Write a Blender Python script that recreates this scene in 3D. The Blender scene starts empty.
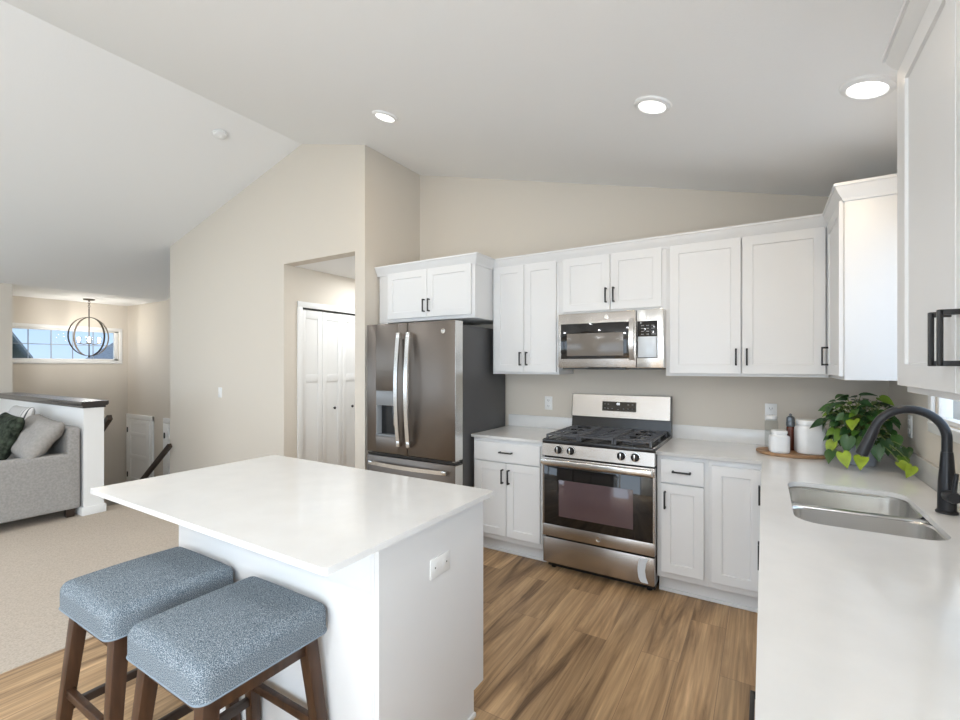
import bpy, bmesh, math, random
from mathutils import Vector, Matrix
random.seed(7)
R = math.radians
SC = bpy.context.scene
COL = SC.collection
PI = math.pi

# ---------------------------------------------------------------- camera
cam_d = bpy.data.cameras.new('camera')
cam = bpy.data.objects.new('camera', cam_d)
COL.objects.link(cam)
cam.location = (0, 0, 1.458)
cam.rotation_euler = (R(90), 0, R(31.537))
cam_d.sensor_width = 36
cam_d.lens = 17.345
cam_d.shift_y = 0.0054
cam_d.shift_x = -0.0002
cam_d.clip_start = 0.02
SC.camera = cam

# ---------------------------------------------------------------- view, world, daylight
SC.view_settings.view_transform = 'Standard'
SC.view_settings.look = 'None'
SC.view_settings.gamma = 1
SC.view_settings.use_curve_mapping = False
SC.view_settings.exposure = 0.42

W = bpy.data.worlds.new('sky')
SC.world = W
W.use_nodes = True
nt = W.node_tree
bg = nt.nodes['Background']
tc = nt.nodes.new('ShaderNodeTexCoord')
sep = nt.nodes.new('ShaderNodeSeparateXYZ')
rmp = nt.nodes.new('ShaderNodeValToRGB')
rmp.color_ramp.elements[0].position = 0.0
rmp.color_ramp.elements[0].color = (0.50, 0.66, 0.90, 1)
rmp.color_ramp.elements[1].position = 0.25
rmp.color_ramp.elements[1].color = (0.26, 0.50, 0.88, 1)
nt.links.new(tc.outputs['Generated'], sep.inputs[0])
nt.links.new(sep.outputs['Z'], rmp.inputs[0])
nt.links.new(rmp.outputs[0], bg.inputs[0])
bg.inputs[1].default_value = 1.0


def area(name, loc, rot, sx, sy, power, color):
    d = bpy.data.lights.new(name, 'AREA')
    d.shape = 'RECTANGLE'
    d.size, d.size_y, d.energy, d.color = sx, sy, power, color
    o = bpy.data.objects.new(name, d)
    COL.objects.link(o)
    o.location, o.rotation_euler = loc, [R(a) for a in rot]
    return o


DAY = (0.80, 0.91, 1.0)
area('patio_daylight', (-1.35, -3.16, 1.05), (90, 0, 0), 2.3, 2.0, 33, DAY)       # patio door behind the camera
area('living_daylight', (-6.2, -3.16, 1.35), (90, 0, 0), 2.9, 1.5, 26, DAY)       # living room window
area('sink_daylight', (0.708, 2.318, 1.662), (0, 90, 0), 0.90, 0.985, 2.6, DAY)        # window over the sink
area('side_fill', (-8.41, -1.0, 1.35), (0, -90, 0), 1.5, 2.9, 24, DAY)       # added fill, at an unseen left living room window
area('dining_fill', (0.80, -1.55, 1.25), (0, 90, 0), 1.4, 1.9, 150, DAY)       # added fill for the island end, at an unseen dining window
area('entry_fill', (-9.66, 2.5, -0.4), (0, -90, 0), 1.6, 0.7, 34, DAY)        # added fill for the foyer, at the unseen entry door

sun_d = bpy.data.lights.new('sun', 'SUN')
sun_d.energy, sun_d.angle, sun_d.color = 3.0, R(.6), (1, .96, .9)
sun = bpy.data.objects.new('sun', sun_d)
COL.objects.link(sun)
sun.rotation_euler = (R(-42), 0, R(-12))   # high in the +y sky: reaches the roofs outside, no window faces it

# ---------------------------------------------------------------- materials


def mat(name, col, rough=0.5, metal=0.0, spec=0.5, coat=0.0, var=0.0, vscale=6, bump=0.0, bscale=200,
        stretch=None, emit=None, estr=0.0, alpha_t=None, aniso=0.0):
    m = bpy.data.materials.new(name)
    m.use_nodes = True
    t = m.node_tree
    b = t.nodes['Principled BSDF']
    b.inputs['Base Color'].default_value = (*col, 1)
    b.inputs['Roughness'].default_value = rough
    b.inputs['Metallic'].default_value = metal
    b.inputs['Specular IOR Level'].default_value = spec
    b.inputs['Coat Weight'].default_value = coat
    b.inputs['Coat Roughness'].default_value = 0.05
    if aniso:
        b.inputs['Anisotropic'].default_value = aniso
    if emit:
        b.inputs['Emission Color'].default_value = (*emit, 1)
        b.inputs['Emission Strength'].default_value = estr
    tex = t.nodes.new('ShaderNodeTexCoord')
    mp = t.nodes.new('ShaderNodeMapping')
    t.links.new(tex.outputs['Object'], mp.inputs[0])
    if stretch:
        mp.inputs['Scale'].default_value = stretch
    if var:
        n = t.nodes.new('ShaderNodeTexNoise')
        n.inputs['Scale'].default_value = vscale
        n.inputs['Detail'].default_value = 4
        t.links.new(mp.outputs[0], n.inputs[0])
        r = t.nodes.new('ShaderNodeValToRGB')
        r.color_ramp.elements[0].position = 0.3
        r.color_ramp.elements[1].position = 0.7
        r.color_ramp.elements[0].color = (*[c * (1 - var) for c in col], 1)
        r.color_ramp.elements[1].color = (*[min(1, c * (1 + var)) for c in col], 1)
        t.links.new(n.outputs['Fac'], r.inputs[0])
        t.links.new(r.outputs[0], b.inputs['Base Color'])
    if bump:
        n2 = t.nodes.new('ShaderNodeTexNoise')
        n2.inputs['Scale'].default_value = bscale
        n2.inputs['Detail'].default_value = 3
        t.links.new(mp.outputs[0], n2.inputs[0])
        bp = t.nodes.new('ShaderNodeBump')
        bp.inputs['Strength'].default_value = bump
        bp.inputs['Distance'].default_value = 0.004
        t.links.new(n2.outputs['Fac'], bp.inputs['Height'])
        t.links.new(bp.outputs[0], b.inputs['Normal'])
    return m


def glass_mat(name, tint=(1, 1, 1), refl=0.08, rough=0.0):
    m = bpy.data.materials.new(name)
    m.use_nodes = True
    t = m.node_tree
    t.nodes.remove(t.nodes['Principled BSDF'])
    out = t.nodes['Material Output']
    a = t.nodes.new('ShaderNodeBsdfTransparent')
    a.inputs[0].default_value = (*tint, 1)
    g = t.nodes.new('ShaderNodeBsdfGlossy')
    g.inputs['Roughness'].default_value = rough
    fr = t.nodes.new('ShaderNodeLayerWeight')
    fr.inputs[0].default_value = refl
    mx = t.nodes.new('ShaderNodeMixShader')
    geo = t.nodes.new('ShaderNodeNewGeometry')       # the leaving face of a pane reflects nothing back inside
    sub = t.nodes.new('ShaderNodeMath')
    sub.operation = 'SUBTRACT'
    sub.use_clamp = True
    t.links.new(fr.outputs['Fresnel'], sub.inputs[0])
    t.links.new(geo.outputs['Backfacing'], sub.inputs[1])
    t.links.new(sub.outputs[0], mx.inputs[0])
    t.links.new(a.outputs[0], mx.inputs[1])
    t.links.new(g.outputs[0], mx.inputs[2])
    t.links.new(mx.outputs[0], out.inputs[0])
    return m


def floor_mat():
    m = bpy.data.materials.new('vinyl_planks')
    m.use_nodes = True
    t = m.node_tree
    N, L = t.nodes.new, t.links.new
    b = t.nodes['Principled BSDF']
    tex = N('ShaderNodeTexCoord')
    mp = N('ShaderNodeMapping')
    mp.inputs['Rotation'].default_value = (0, 0, R(90))
    L(tex.outputs['Object'], mp.inputs[0])
    br = N('ShaderNodeTexBrick')
    br.offset = 0.37
    br.inputs['Color1'].default_value = (0, 0, 0, 1)
    br.inputs['Color2'].default_value = (1, 1, 1, 1)
    br.inputs['Mortar'].default_value = (0.5, 0.5, 0.5, 1)
    br.inputs['Scale'].default_value = 1
    br.inputs['Mortar Size'].default_value = 0.0012
    br.inputs['Brick Width'].default_value = 1.22
    br.inputs['Row Height'].default_value = 0.178
    L(mp.outputs[0], br.inputs[0])
    # per-plank offset of the grain
    sc = N('ShaderNodeVectorMath')
    sc.operation = 'SCALE'
    sc.inputs['Scale'].default_value = 9.0
    L(br.outputs['Color'], sc.inputs[0])
    mp2 = N('ShaderNodeMapping')
    mp2.inputs['Scale'].default_value = (9, 0.8, 1)
    L(tex.outputs['Object'], mp2.inputs[0])
    ad = N('ShaderNodeVectorMath')
    L(mp2.outputs[0], ad.inputs[0])
    L(sc.outputs[0], ad.inputs[1])
    n1 = N('ShaderNodeTexNoise')
    n1.inputs['Scale'].default_value = 0.9
    n1.inputs['Detail'].default_value = 8
    n1.inputs['Roughness'].default_value = 0.62
    n1.inputs['Distortion'].default_value = 1.4
    L(ad.outputs[0], n1.inputs[0])
    mp3 = N('ShaderNodeMapping')
    mp3.inputs['Scale'].default_value = (70, 2.0, 1)
    L(tex.outputs['Object'], mp3.inputs[0])
    n2 = N('ShaderNodeTexNoise')
    n2.inputs['Scale'].default_value = 1.0
    n2.inputs['Detail'].default_value = 3
    L(mp3.outputs[0], n2.inputs[0])
    cr = N('ShaderNodeValToRGB')
    e = cr.color_ramp.elements
    e[0].position, e[0].color = 0.30, (0.135, 0.078, 0.040, 1)
    e[1].position, e[1].color = 0.70, (0.60, 0.405, 0.228, 1)
    k = e.new(0.5)
    k.color = (0.415, 0.268, 0.145, 1)
    L(n1.outputs['Fac'], cr.inputs[0])
    hs = N('ShaderNodeMapRange')
    hs.inputs['To Min'].default_value = 0.88
    hs.inputs['To Max'].default_value = 1.12
    sx = N('ShaderNodeSeparateXYZ')
    L(br.outputs['Color'], sx.inputs[0])
    L(sx.outputs[0], hs.inputs[0])
    gr = N('ShaderNodeMapRange')
    gr.inputs['From Min'].default_value = 0.3
    gr.inputs['From Max'].default_value = 0.7
    gr.inputs['To Min'].default_value = 0.72
    gr.inputs['To Max'].default_value = 1.16
    L(n2.outputs['Fac'], gr.inputs[0])
    mu = N('ShaderNodeMath')
    mu.operation = 'MULTIPLY'
    L(hs.outputs[0], mu.inputs[0])
    L(gr.outputs[0], mu.inputs[1])
    vm = N('ShaderNodeVectorMath')
    vm.operation = 'SCALE'
    L(cr.outputs[0], vm.inputs[0])
    L(mu.outputs[0], vm.inputs['Scale'])
    mx = N('ShaderNodeMixRGB')
    mx.inputs[2].default_value = (0.22, 0.14, 0.085, 1)
    L(br.outputs['Fac'], mx.inputs[0])
    L(vm.outputs[0], mx.inputs[1])
    L(mx.outputs[0], b.inputs['Base Color'])
    b.inputs['Roughness'].default_value = 0.42
    b.inputs['Specular IOR Level'].default_value = 0.35
    return m


def heather_mat():
    m = mat('blue_heather_fabric', (0.22, 0.29, 0.36), 0.95, spec=0.1)
    t = m.node_tree
    N, L = t.nodes.new, t.links.new
    b = t.nodes['Principled BSDF']
    tex = N('ShaderNodeTexCoord')
    n = N('ShaderNodeTexNoise')
    n.inputs['Scale'].default_value = 430
    n.inputs['Detail'].default_value = 2
    L(tex.outputs['Object'], n.inputs[0])
    r = N('ShaderNodeValToRGB')
    e = r.color_ramp.elements
    e[0].position, e[0].color = 0.34, (0.044, 0.062, 0.080, 1)
    e[1].position, e[1].color = 0.66, (0.40, 0.43, 0.45, 1)
    k = e.new(0.5)
    k.color = (0.140, 0.172, 0.202, 1)
    L(n.outputs['Fac'], r.inputs[0])
    L(r.outputs[0], b.inputs['Base Color'])
    bp = N('ShaderNodeBump')
    bp.inputs['Strength'].default_value = 0.5
    bp.inputs['Distance'].default_value = 0.002
    L(n.outputs['Fac'], bp.inputs['Height'])
    L(bp.outputs[0], b.inputs['Normal'])
    return m


def leaf_mat():
    m = mat('pothos_leaf', (0.05, 0.14, 0.02), 0.35, spec=0.5)
    t = m.node_tree
    N, L = t.nodes.new, t.links.new
    b = t.nodes['Principled BSDF']
    g = N('ShaderNodeNewGeometry')
    r = N('ShaderNodeValToRGB')
    e = r.color_ramp.elements
    e[0].position, e[0].color = 0.0, (0.016, 0.055, 0.014, 1)
    e[1].position, e[1].color = 1.0, (0.16, 0.26, 0.025, 1)
    for p, c in ((0.5, (0.022, 0.075, 0.016)), (0.80, (0.045, 0.12, 0.02)), (0.93, (0.10, 0.20, 0.022))):
        k = e.new(p)
        k.color = (*c, 1)
    L(g.outputs['Random Per Island'], r.inputs[0])
    L(r.outputs[0], b.inputs['Base Color'])
    return m


def stripe_mat():
    m = mat('striped_fabric', (0.6, 0.57, 0.53), 0.9, spec=0.1)
    t = m.node_tree
    N, L = t.nodes.new, t.links.new
    b = t.nodes['Principled BSDF']
    tex = N('ShaderNodeTexCoord')
    w = N('ShaderNodeTexWave')
    w.inputs['Scale'].default_value = 7
    w.inputs['Distortion'].default_value = 0.4
    L(tex.outputs['Object'], w.inputs[0])
    r = N('ShaderNodeValToRGB')
    e = r.color_ramp.elements
    e[0].position, e[0].color = 0.14, (0.07, 0.075, 0.08, 1)
    e[1].position, e[1].color = 0.24, (0.66, 0.63, 0.60, 1)
    L(w.outputs['Fac'], r.inputs[0])
    L(r.outputs[0], b.inputs['Base Color'])
    return m


M = {}
M['wall'] = mat('greige_wall_paint', (0.655, 0.60, 0.525), 0.75, spec=0.2, bump=0.05, bscale=160)
M['ceiling'] = mat('ceiling_paint', (0.85, 0.848, 0.84), 0.9, spec=0.1, bump=0.15, bscale=90)
M['trim'] = mat('white_trim_paint', (0.80, 0.795, 0.78), 0.4)
M['cab'] = mat('white_cabinet_paint', (0.735, 0.735, 0.735), 0.38, var=0.008, vscale=3)
M['quartz'] = mat('white_quartz', (0.735, 0.73, 0.72), 0.12, var=0.025, vscale=9, spec=0.5)
M['floor'] = floor_mat()
M['carpet'] = mat('beige_carpet', (0.50, 0.43, 0.36), 1.0, spec=0.0, var=0.14, vscale=110, bump=0.6, bscale=320)
M['steel'] = mat('brushed_stainless', (0.46, 0.43, 0.40), 0.27, 1.0, bump=0.12, bscale=8, stretch=(0.5, 0.5, 90))
M['steel_dark'] = mat('warm_stainless_door', (0.185, 0.160, 0.140), 0.32, 1.0, bump=0.12, bscale=8, stretch=(0.5, 0.5, 90))
M['steel_bright'] = mat('bright_stainless', (0.76, 0.75, 0.73), 0.22, 1.0)
M['sinksteel'] = mat('sink_stainless', (0.80, 0.79, 0.77), 0.22, 1.0, bump=0.04, bscale=40, stretch=(0.6, 60, 60))
M['fridge_side'] = mat('charcoal_case', (0.075, 0.075, 0.077), 0.45)
M['black'] = mat('black_enamel', (0.012, 0.012, 0.013), 0.22)
M['iron'] = mat('cast_iron', (0.075, 0.078, 0.088), 0.34, bump=0.1, bscale=300)
M['black_glass'] = mat('black_glass', (0.008, 0.007, 0.007), 0.04, spec=0.6)
M['oven_inner'] = mat('tinted_oven_window', (0.10, 0.065, 0.07), 0.06, spec=0.7)
M['micro_window'] = mat('microwave_mesh_window', (0.17, 0.15, 0.13), 0.15, spec=0.5)
M['panel_gray'] = mat('gray_panel', (0.22, 0.23, 0.24), 0.25, spec=0.5)
M['recess'] = mat('light_gray_plastic', (0.42, 0.44, 0.46), 0.25)
M['pale_gray'] = mat('pale_gray_gloss', (0.62, 0.66, 0.70), 0.18)
M['handle'] = mat('black_bronze_pull', (0.022, 0.021, 0.021), 0.38, 0.3)
M['faucet'] = mat('matte_black_faucet', (0.022, 0.023, 0.026), 0.28, 0.3)
M['fabric'] = heather_mat()
M['welt'] = mat('pale_welt', (0.20, 0.24, 0.28), 0.9)
M['stool_wood'] = mat('dark_walnut', (0.050, 0.022, 0.010), 0.38, var=0.35, vscale=5, stretch=(9, 9, 1))
M['rail_wood'] = mat('espresso_wood', (0.035, 0.022, 0.016), 0.35)
M['cap_wood'] = mat('dark_cap_wood', (0.040, 0.034, 0.032), 0.2, spec=1.0)
M['sofa'] = mat('gray_sofa_fabric', (0.33, 0.315, 0.30), 0.95, spec=0.1, var=0.12, vscale=60, bump=0.4, bscale=250)
M['cushion'] = mat('taupe_cushion_fabric', (0.30, 0.28, 0.26), 0.95, spec=0.1, var=0.10, vscale=40, bump=0.3, bscale=200)
M['green'] = mat('dark_green_pillow_fabric', (0.035, 0.042, 0.030), 0.95, spec=0.1, var=0.7, vscale=26, bump=0.5, bscale=120)
M['stripe'] = stripe_mat()
M['glass'] = glass_mat('window_glass')
M['clear'] = glass_mat('clear_bottle_glass', (0.95, 0.96, 0.96), 0.12, 0.05)
M['muntin'] = mat('gray_muntin', (0.30, 0.34, 0.40), 0.5)
M['ceramic'] = mat('white_ceramic', (0.82, 0.83, 0.84), 0.22)
M['board'] = mat('acacia_board', (0.36, 0.21, 0.11), 0.5, var=0.3, vscale=4, stretch=(1.5, 14, 4))
M['pepper'] = mat('peppercorn_red', (0.10, 0.022, 0.010), 0.25)
M['grinder'] = mat('grinder_cap', (0.17, 0.19, 0.21), 0.3, 0.7)
M['pot'] = mat('pale_blue_pot', (0.36, 0.39, 0.46), 0.3)
M['soil'] = mat('soil', (0.03, 0.02, 0.012), 1.0)
M['leaf'] = leaf_mat()
M['lime'] = mat('lime_leaf', (0.27, 0.37, 0.025), 0.38, var=.25, vscale=30)
M['vine'] = mat('vine_stem', (0.20, 0.24, 0.07), 0.5)
M['plate'] = mat('white_plastic', (0.80, 0.80, 0.79), 0.3)
M['slot'] = mat('dark_slot', (0.06, 0.06, 0.06), 0.5)
M['lens'] = mat('lit_lens', (0.9, 0.9, 0.9), 0.5, emit=(1.0, 0.97, 0.92), estr=3.0)
M['bulb'] = mat('lit_bulb', (0.9, 0.9, 0.85), 0.3, emit=(1.0, 0.86, 0.62), estr=5.0)
M['iron_light'] = mat('aged_iron', (0.10, 0.085, 0.07), 0.45, 0.6)
M['digit'] = mat('lit_digit', (0.7, 0.7, 0.7), 0.4, emit=(0.9, 0.95, 1.0), estr=0.8)
M['button'] = mat('gray_button_mark', (0.22, 0.22, 0.22), 0.4)
M['roof'] = mat('gray_shingle', (0.30, 0.30, 0.30), 0.9, var=0.2, vscale=12)
M['siding'] = mat('pale_siding', (0.62, 0.63, 0.64), 0.7)
M['ground'] = mat('lawn', (0.14, 0.19, 0.07), 1.0, var=0.3, vscale=0.6)
M['cavity'] = mat('dark_void', (0.03, 0.028, 0.026), 0.8)

# ---------------------------------------------------------------- mesh helpers


class MB:
    """collects shapes, builds them as ONE mesh object"""

    def __init__(s):
        s.v, s.f, s.mi = [], [], []

    def add(s, vs, fs, mi=0):
        o = len(s.v)
        s.v += [tuple(v) for v in vs]
        s.f += [[i + o for i in f] for f in fs]
        s.mi += [mi] * len(fs)
        return s

    def addbm(s, bm, mi=0):
        bm.verts.index_update()
        s.add([v.co[:] for v in bm.verts], [[v.index for v in f.verts] for f in bm.faces], mi)
        bm.free()
        return s

    def box(s, x0, x1, y0, y1, z0, z1, bev=0.0, seg=2, mi=0, mtx=None):
        bm = bmesh.new()
        bmesh.ops.create_cube(bm, size=1)
        for v in bm.verts:
            v.co = (x0 + (v.co.x + .5) * (x1 - x0), y0 + (v.co.y + .5) * (y1 - y0), z0 + (v.co.z + .5) * (z1 - z0))
        if bev:
            bmesh.ops.bevel(bm, geom=bm.edges[:], offset=bev, segments=seg, profile=.5, affect='EDGES')
        if mtx:
            bm.transform(mtx)
        return s.addbm(bm, mi)

    def frustum(s, a, b, ha, hb, mi=0, bev=0.0):
        """a tapering square post from centre a (half size ha) to centre b (half size hb)"""
        bm = bmesh.new()
        vs = []
        for c, h in ((a, ha), (b, hb)):
            for sx, sy in ((-1, -1), (1, -1), (1, 1), (-1, 1)):
                vs.append(bm.verts.new((c[0] + sx * h, c[1] + sy * h, c[2])))
        for q in ((0, 1, 2, 3), (7, 6, 5, 4), (0, 4, 5, 1), (1, 5, 6, 2), (2, 6, 7, 3), (3, 7, 4, 0)):
            bm.faces.new([vs[i] for i in q])
        bmesh.ops.recalc_face_normals(bm, faces=bm.faces)
        if bev:
            bmesh.ops.bevel(bm, geom=bm.edges[:], offset=bev, segments=2, profile=.5, affect='EDGES')
        return s.addbm(bm, mi)

    def lathe(s, prof, c=(0, 0, 0), n=32, mi=0, axis='z', cap=True):
        vs, fs = [], []
        for (r, h) in prof:
            for i in range(n):
                a = 2 * PI * i / n
                x, y = r * math.cos(a), r * math.sin(a)
                p = {'z': (x, y, h), 'x': (h, x, y), 'y': (x, -h, y)}[axis]
                vs.append((p[0] + c[0], p[1] + c[1], p[2] + c[2]))
        m = len(prof)
        for j in range(m - 1):
            for i in range(n):
                k = (i + 1) % n
                fs.append([j * n + i, j * n + k, (j + 1) * n + k, (j + 1) * n + i])
        if cap:
            if prof[0][0] > 1e-5:
                fs.append(list(range(n))[::-1])
            if prof[-1][0] > 1e-5:
                fs.append([(m - 1) * n + i for i in range(n)])
        return s.add(vs, fs, mi)

    def tube(s, pts, r, n=10, mi=0, closed=False, cap=True):
        pts = [Vector(p) for p in pts]
        rs = r if isinstance(r, (list, tuple)) else [r] * len(pts)
        vs, fs = [], []
        N = len(pts)
        up = None
        for i, p in enumerate(pts):
            a = pts[(i - 1) % N] if (i or closed) else p
            b = pts[(i + 1) % N] if (i < N - 1 or closed) else p
            d = (b - a).normalized()
            if up is None:
                up = Vector((0, 0, 1)) if abs(d.z) < .9 else Vector((1, 0, 0))
            u = (up - d * up.dot(d)).normalized()
            up = u
            w = d.cross(u)
            for k in range(n):
                t = 2 * PI * k / n
                vs.append(p + (u * math.cos(t) + w * math.sin(t)) * rs[i])
        for i in range(N if closed else N - 1):
            j = (i + 1) % N
            for k in range(n):
                q = (k + 1) % n
                fs.append([i * n + k, i * n + q, j * n + q, j * n + k])
        if cap and not closed:
            fs.append(list(range(n))[::-1])
            fs.append([(N - 1) * n + k for k in range(n)])
        return s.add(vs, fs, mi)

    def bar(s, pts, w, t, wdir, mi=0, closed=False):
        """flat bar along pts: width w along wdir, thickness t across"""
        pts = [Vector(p) for p in pts]
        N = len(pts)
        vs, fs = [], []
        for i, p in enumerate(pts):
            a = pts[(i - 1) % N] if (i or closed) else p
            b = pts[(i + 1) % N] if (i < N - 1 or closed) else p
            d = (b - a).normalized()
            wd = Vector(wdir)
            wd = (wd - d * wd.dot(d)).normalized()
            td = d.cross(wd)
            for (p1, p2) in ((-1, -1), (1, -1), (1, 1), (-1, 1)):
                vs.append(p + wd * (p1 * w / 2) + td * (p2 * t / 2))
        for i in range(N if closed else N - 1):
            j = (i + 1) % N
            for k in range(4):
                q = (k + 1) % 4
                fs.append([i * 4 + k, i * 4 + q, j * 4 + q, j * 4 + k])
        if not closed:
            fs += [[3, 2, 1, 0], [(N - 1) * 4 + k for k in range(4)]]
        return s.add(vs, fs, mi)

    def prism(s, poly, axis, a, b, mi=0):
        """polygon extruded along axis from a to b. axis y: poly is (x,z); x: (y,z); z: (x,y)"""
        bm = bmesh.new()
        P = {'y': lambda p, h: (p[0], h, p[1]), 'x': lambda p, h: (h, p[0], p[1]), 'z': lambda p, h: (p[0], p[1], h)}[axis]
        A = [bm.verts.new(P(p, a)) for p in poly]
        B = [bm.verts.new(P(p, b)) for p in poly]
        bm.faces.new(A)
        bm.faces.new(B[::-1])
        for i in range(len(A)):
            j = (i + 1) % len(A)
            bm.faces.new((A[i], A[j], B[j], B[i]))
        bmesh.ops.recalc_face_normals(bm, faces=bm.faces)
        return s.addbm(bm, mi)

    def rings(s, rects, mi=0, capa=True, capb=True):
        """rects: list of (x0,x1,z0,z1,y), loops joined in order; facing -y"""
        vs, fs = [], []
        for (x0, x1, z0, z1, y) in rects:
            vs += [(x0, y, z0), (x1, y, z0), (x1, y, z1), (x0, y, z1)]
        for i in range(len(rects) - 1):
            for k in range(4):
                q = (k + 1) % 4
                fs.append([i * 4 + k, i * 4 + q, i * 4 + 4 + q, i * 4 + 4 + k])
        if capa:
            fs.append([3, 2, 1, 0])
        if capb:
            n = (len(rects) - 1) * 4
            fs.append([n, n + 1, n + 2, n + 3])
        return s.add(vs, fs, mi)

    def shaker(s, x0, x1, z0, z1, y, t=0.019, fr=0.057, rec=0.007, mi=0, fl=None):
        """door slab with a recessed panel; the front is at y-t, the back at y"""
        f = y - t
        e = 0.0015
        i = 0.003
        fl = fl or fr
        return s.rings([(x0, x1, z0, z1, y), (x0, x1, z0, z1, f + e), (x0 + e, x1 - e, z0 + e, z1 - e, f),
                        (x0 + fl, x1 - fr, z0 + fr, z1 - fr, f),
                        (x0 + fl + i, x1 - fr - i, z0 + fr + i, z1 - fr - i, f + rec)], mi)

    def slab(s, x0, x1, z0, z1, y, t=0.019, mi=0):
        e = 0.0015
        f = y - t
        return s.rings([(x0, x1, z0, z1, y), (x0, x1, z0, z1, f + e), (x0 + e, x1 - e, z0 + e, z1 - e, f)], mi)

    def sweep(s, path, prof, mi=0):
        """profile (out, z) swept along an open xy path; out is to the right of the path direction; mitred"""
        P = [Vector((p[0], p[1])) for p in path]
        n = len(P)
        vs, fs = [], []
        for i in range(n):
            d1 = (P[i] - P[i - 1]).normalized() if i else (P[1] - P[0]).normalized()
            d2 = (P[i + 1] - P[i]).normalized() if i < n - 1 else d1
            n1, n2 = Vector((d1.y, -d1.x)), Vector((d2.y, -d2.x))
            m = (n1 + n2).normalized()
            m = m / max(.2, m.dot(n1))
            for (o, z) in prof:
                vs.append((P[i].x + m.x * o, P[i].y + m.y * o, z))
        k = len(prof)
        for i in range(n - 1):
            for j in range(k):
                q = (j + 1) % k
                fs.append([i * k + j, i * k + q, (i + 1) * k + q, (i + 1) * k + j])
        fs += [list(range(k)), [(n - 1) * k + j for j in range(k)][::-1]]
        return s.add(vs, fs, mi)

    def softbox(s, sx, sy, sz, r, dome=0.0, c=(0, 0, 0), cuts=12, mi=0, mtx=None, fn=None):
        bm = bmesh.new()
        bmesh.ops.create_cube(bm, size=2)
        bmesh.ops.subdivide_edges(bm, edges=bm.edges[:], cuts=cuts, use_grid_fill=True)
        hx, hy, hz = sx / 2, sy / 2, sz / 2
        for v in bm.verts:
            # spread points towards the edges so the rounding is smooth
            q = [math.sin(a * PI / 2 * .999) for a in v.co]
            p = Vector((q[0] * hx, q[1] * hy, q[2] * hz))
            core = Vector((max(-hx + r, min(hx - r, p.x)), max(-hy + r, min(hy - r, p.y)), max(-hz + r, min(hz - r, p.z))))
            d = p - core
            if d.length > 1e-9:
                p = core + d.normalized() * r
            u, w = p.x / hx, p.y / hy
            if p.z > 0:
                p.z += dome * (1 - u * u) * (1 - w * w) * (p.z / hz)
            if fn:
                p = Vector(fn(p))
            v.co = p + Vector(c)
        if mtx:
            bm.transform(mtx)
        return s.addbm(bm, mi)

    def build(s, name, m, parent=None, smooth=35, loc=None):
        me = bpy.data.meshes.new(name)
        me.from_pydata(s.v, [], s.f)
        ms = m if isinstance(m, (list, tuple)) else [m]
        for x in ms:
            me.materials.append(x)
        bm = bmesh.new()
        bm.from_mesh(me)
        for f, k in zip(bm.faces, s.mi):
            f.material_index = k
        bmesh.ops.recalc_face_normals(bm, faces=bm.faces)
        bm.to_mesh(me)
        bm.free()
        if smooth:
            me.polygons.foreach_set('use_smooth', [True] * len(me.polygons))
            me.set_sharp_from_angle(angle=R(smooth))
        o = bpy.data.objects.new(name, me)
        COL.objects.link(o)
        if parent:
            o.parent = parent
        if loc:
            o.location = loc
        return o


def tag(o, label, cat, group=None):
    o['label'] = label
    o['category'] = cat
    if group:
        o['group'] = group
    return o


def thing(name, label, cat, loc=(0, 0, 0), rz=0, group=None, rot=None):
    o = bpy.data.objects.new(name, None)
    o.empty_display_size = 0.05
    COL.objects.link(o)
    o.location = loc
    o.rotation_euler = rot if rot else (0, 0, R(rz))
    return tag(o, label, cat, group)


def struct(name, mb, m, parent=None, smooth=35):
    o = mb.build(name, m, parent, smooth)
    if not parent:
        o['kind'] = 'structure'
    return o


def rrect(x0, x1, y0, y1, r, n=6):
    pts = []
    for cx, cy, a0 in ((x1 - r, y1 - r, 0), (x0 + r, y1 - r, 90), (x0 + r, y0 + r, 180), (x1 - r, y0 + r, 270)):
        for i in range(n + 1):
            a = R(a0 + 90 * i / n)
            pts.append((cx + r * math.cos(a), cy + r * math.sin(a)))
    return pts


def plate_with_hole(name, outer, hole, z0, z1, bev, m, parent=None):
    """flat slab with an optional hole, edges eased, from a filled 2D curve"""
    cu = bpy.data.curves.new(name + '_outline', 'CURVE')
    cu.dimensions = '2D'
    cu.fill_mode = 'BOTH'
    cu.extrude = (z1 - z0) / 2 - bev
    cu.bevel_depth = bev
    cu.bevel_resolution = 2
    cu.offset = -bev
    for poly in ([outer] + ([hole] if hole else [])):
        sp = cu.splines.new('POLY')
        sp.points.add(len(poly) - 1)
        for p, q in zip(sp.points, poly):
            p.co = (q[0], q[1], 0, 1)
        sp.use_cyclic_u = True
    tmp = bpy.data.objects.new(name + '_tmp', cu)
    COL.objects.link(tmp)
    dg = bpy.context.evaluated_depsgraph_get()
    me = bpy.data.meshes.new_from_object(tmp.evaluated_get(dg))
    bpy.data.objects.remove(tmp)
    bpy.data.curves.remove(cu)
    me.name = name
    for v in me.vertices:
        v.co.z += (z0 + z1) / 2
    me.materials.clear()
    me.materials.append(m)
    o = bpy.data.objects.new(name, me)
    COL.objects.link(o)
    if parent:
        o.parent = parent
    return o


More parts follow.
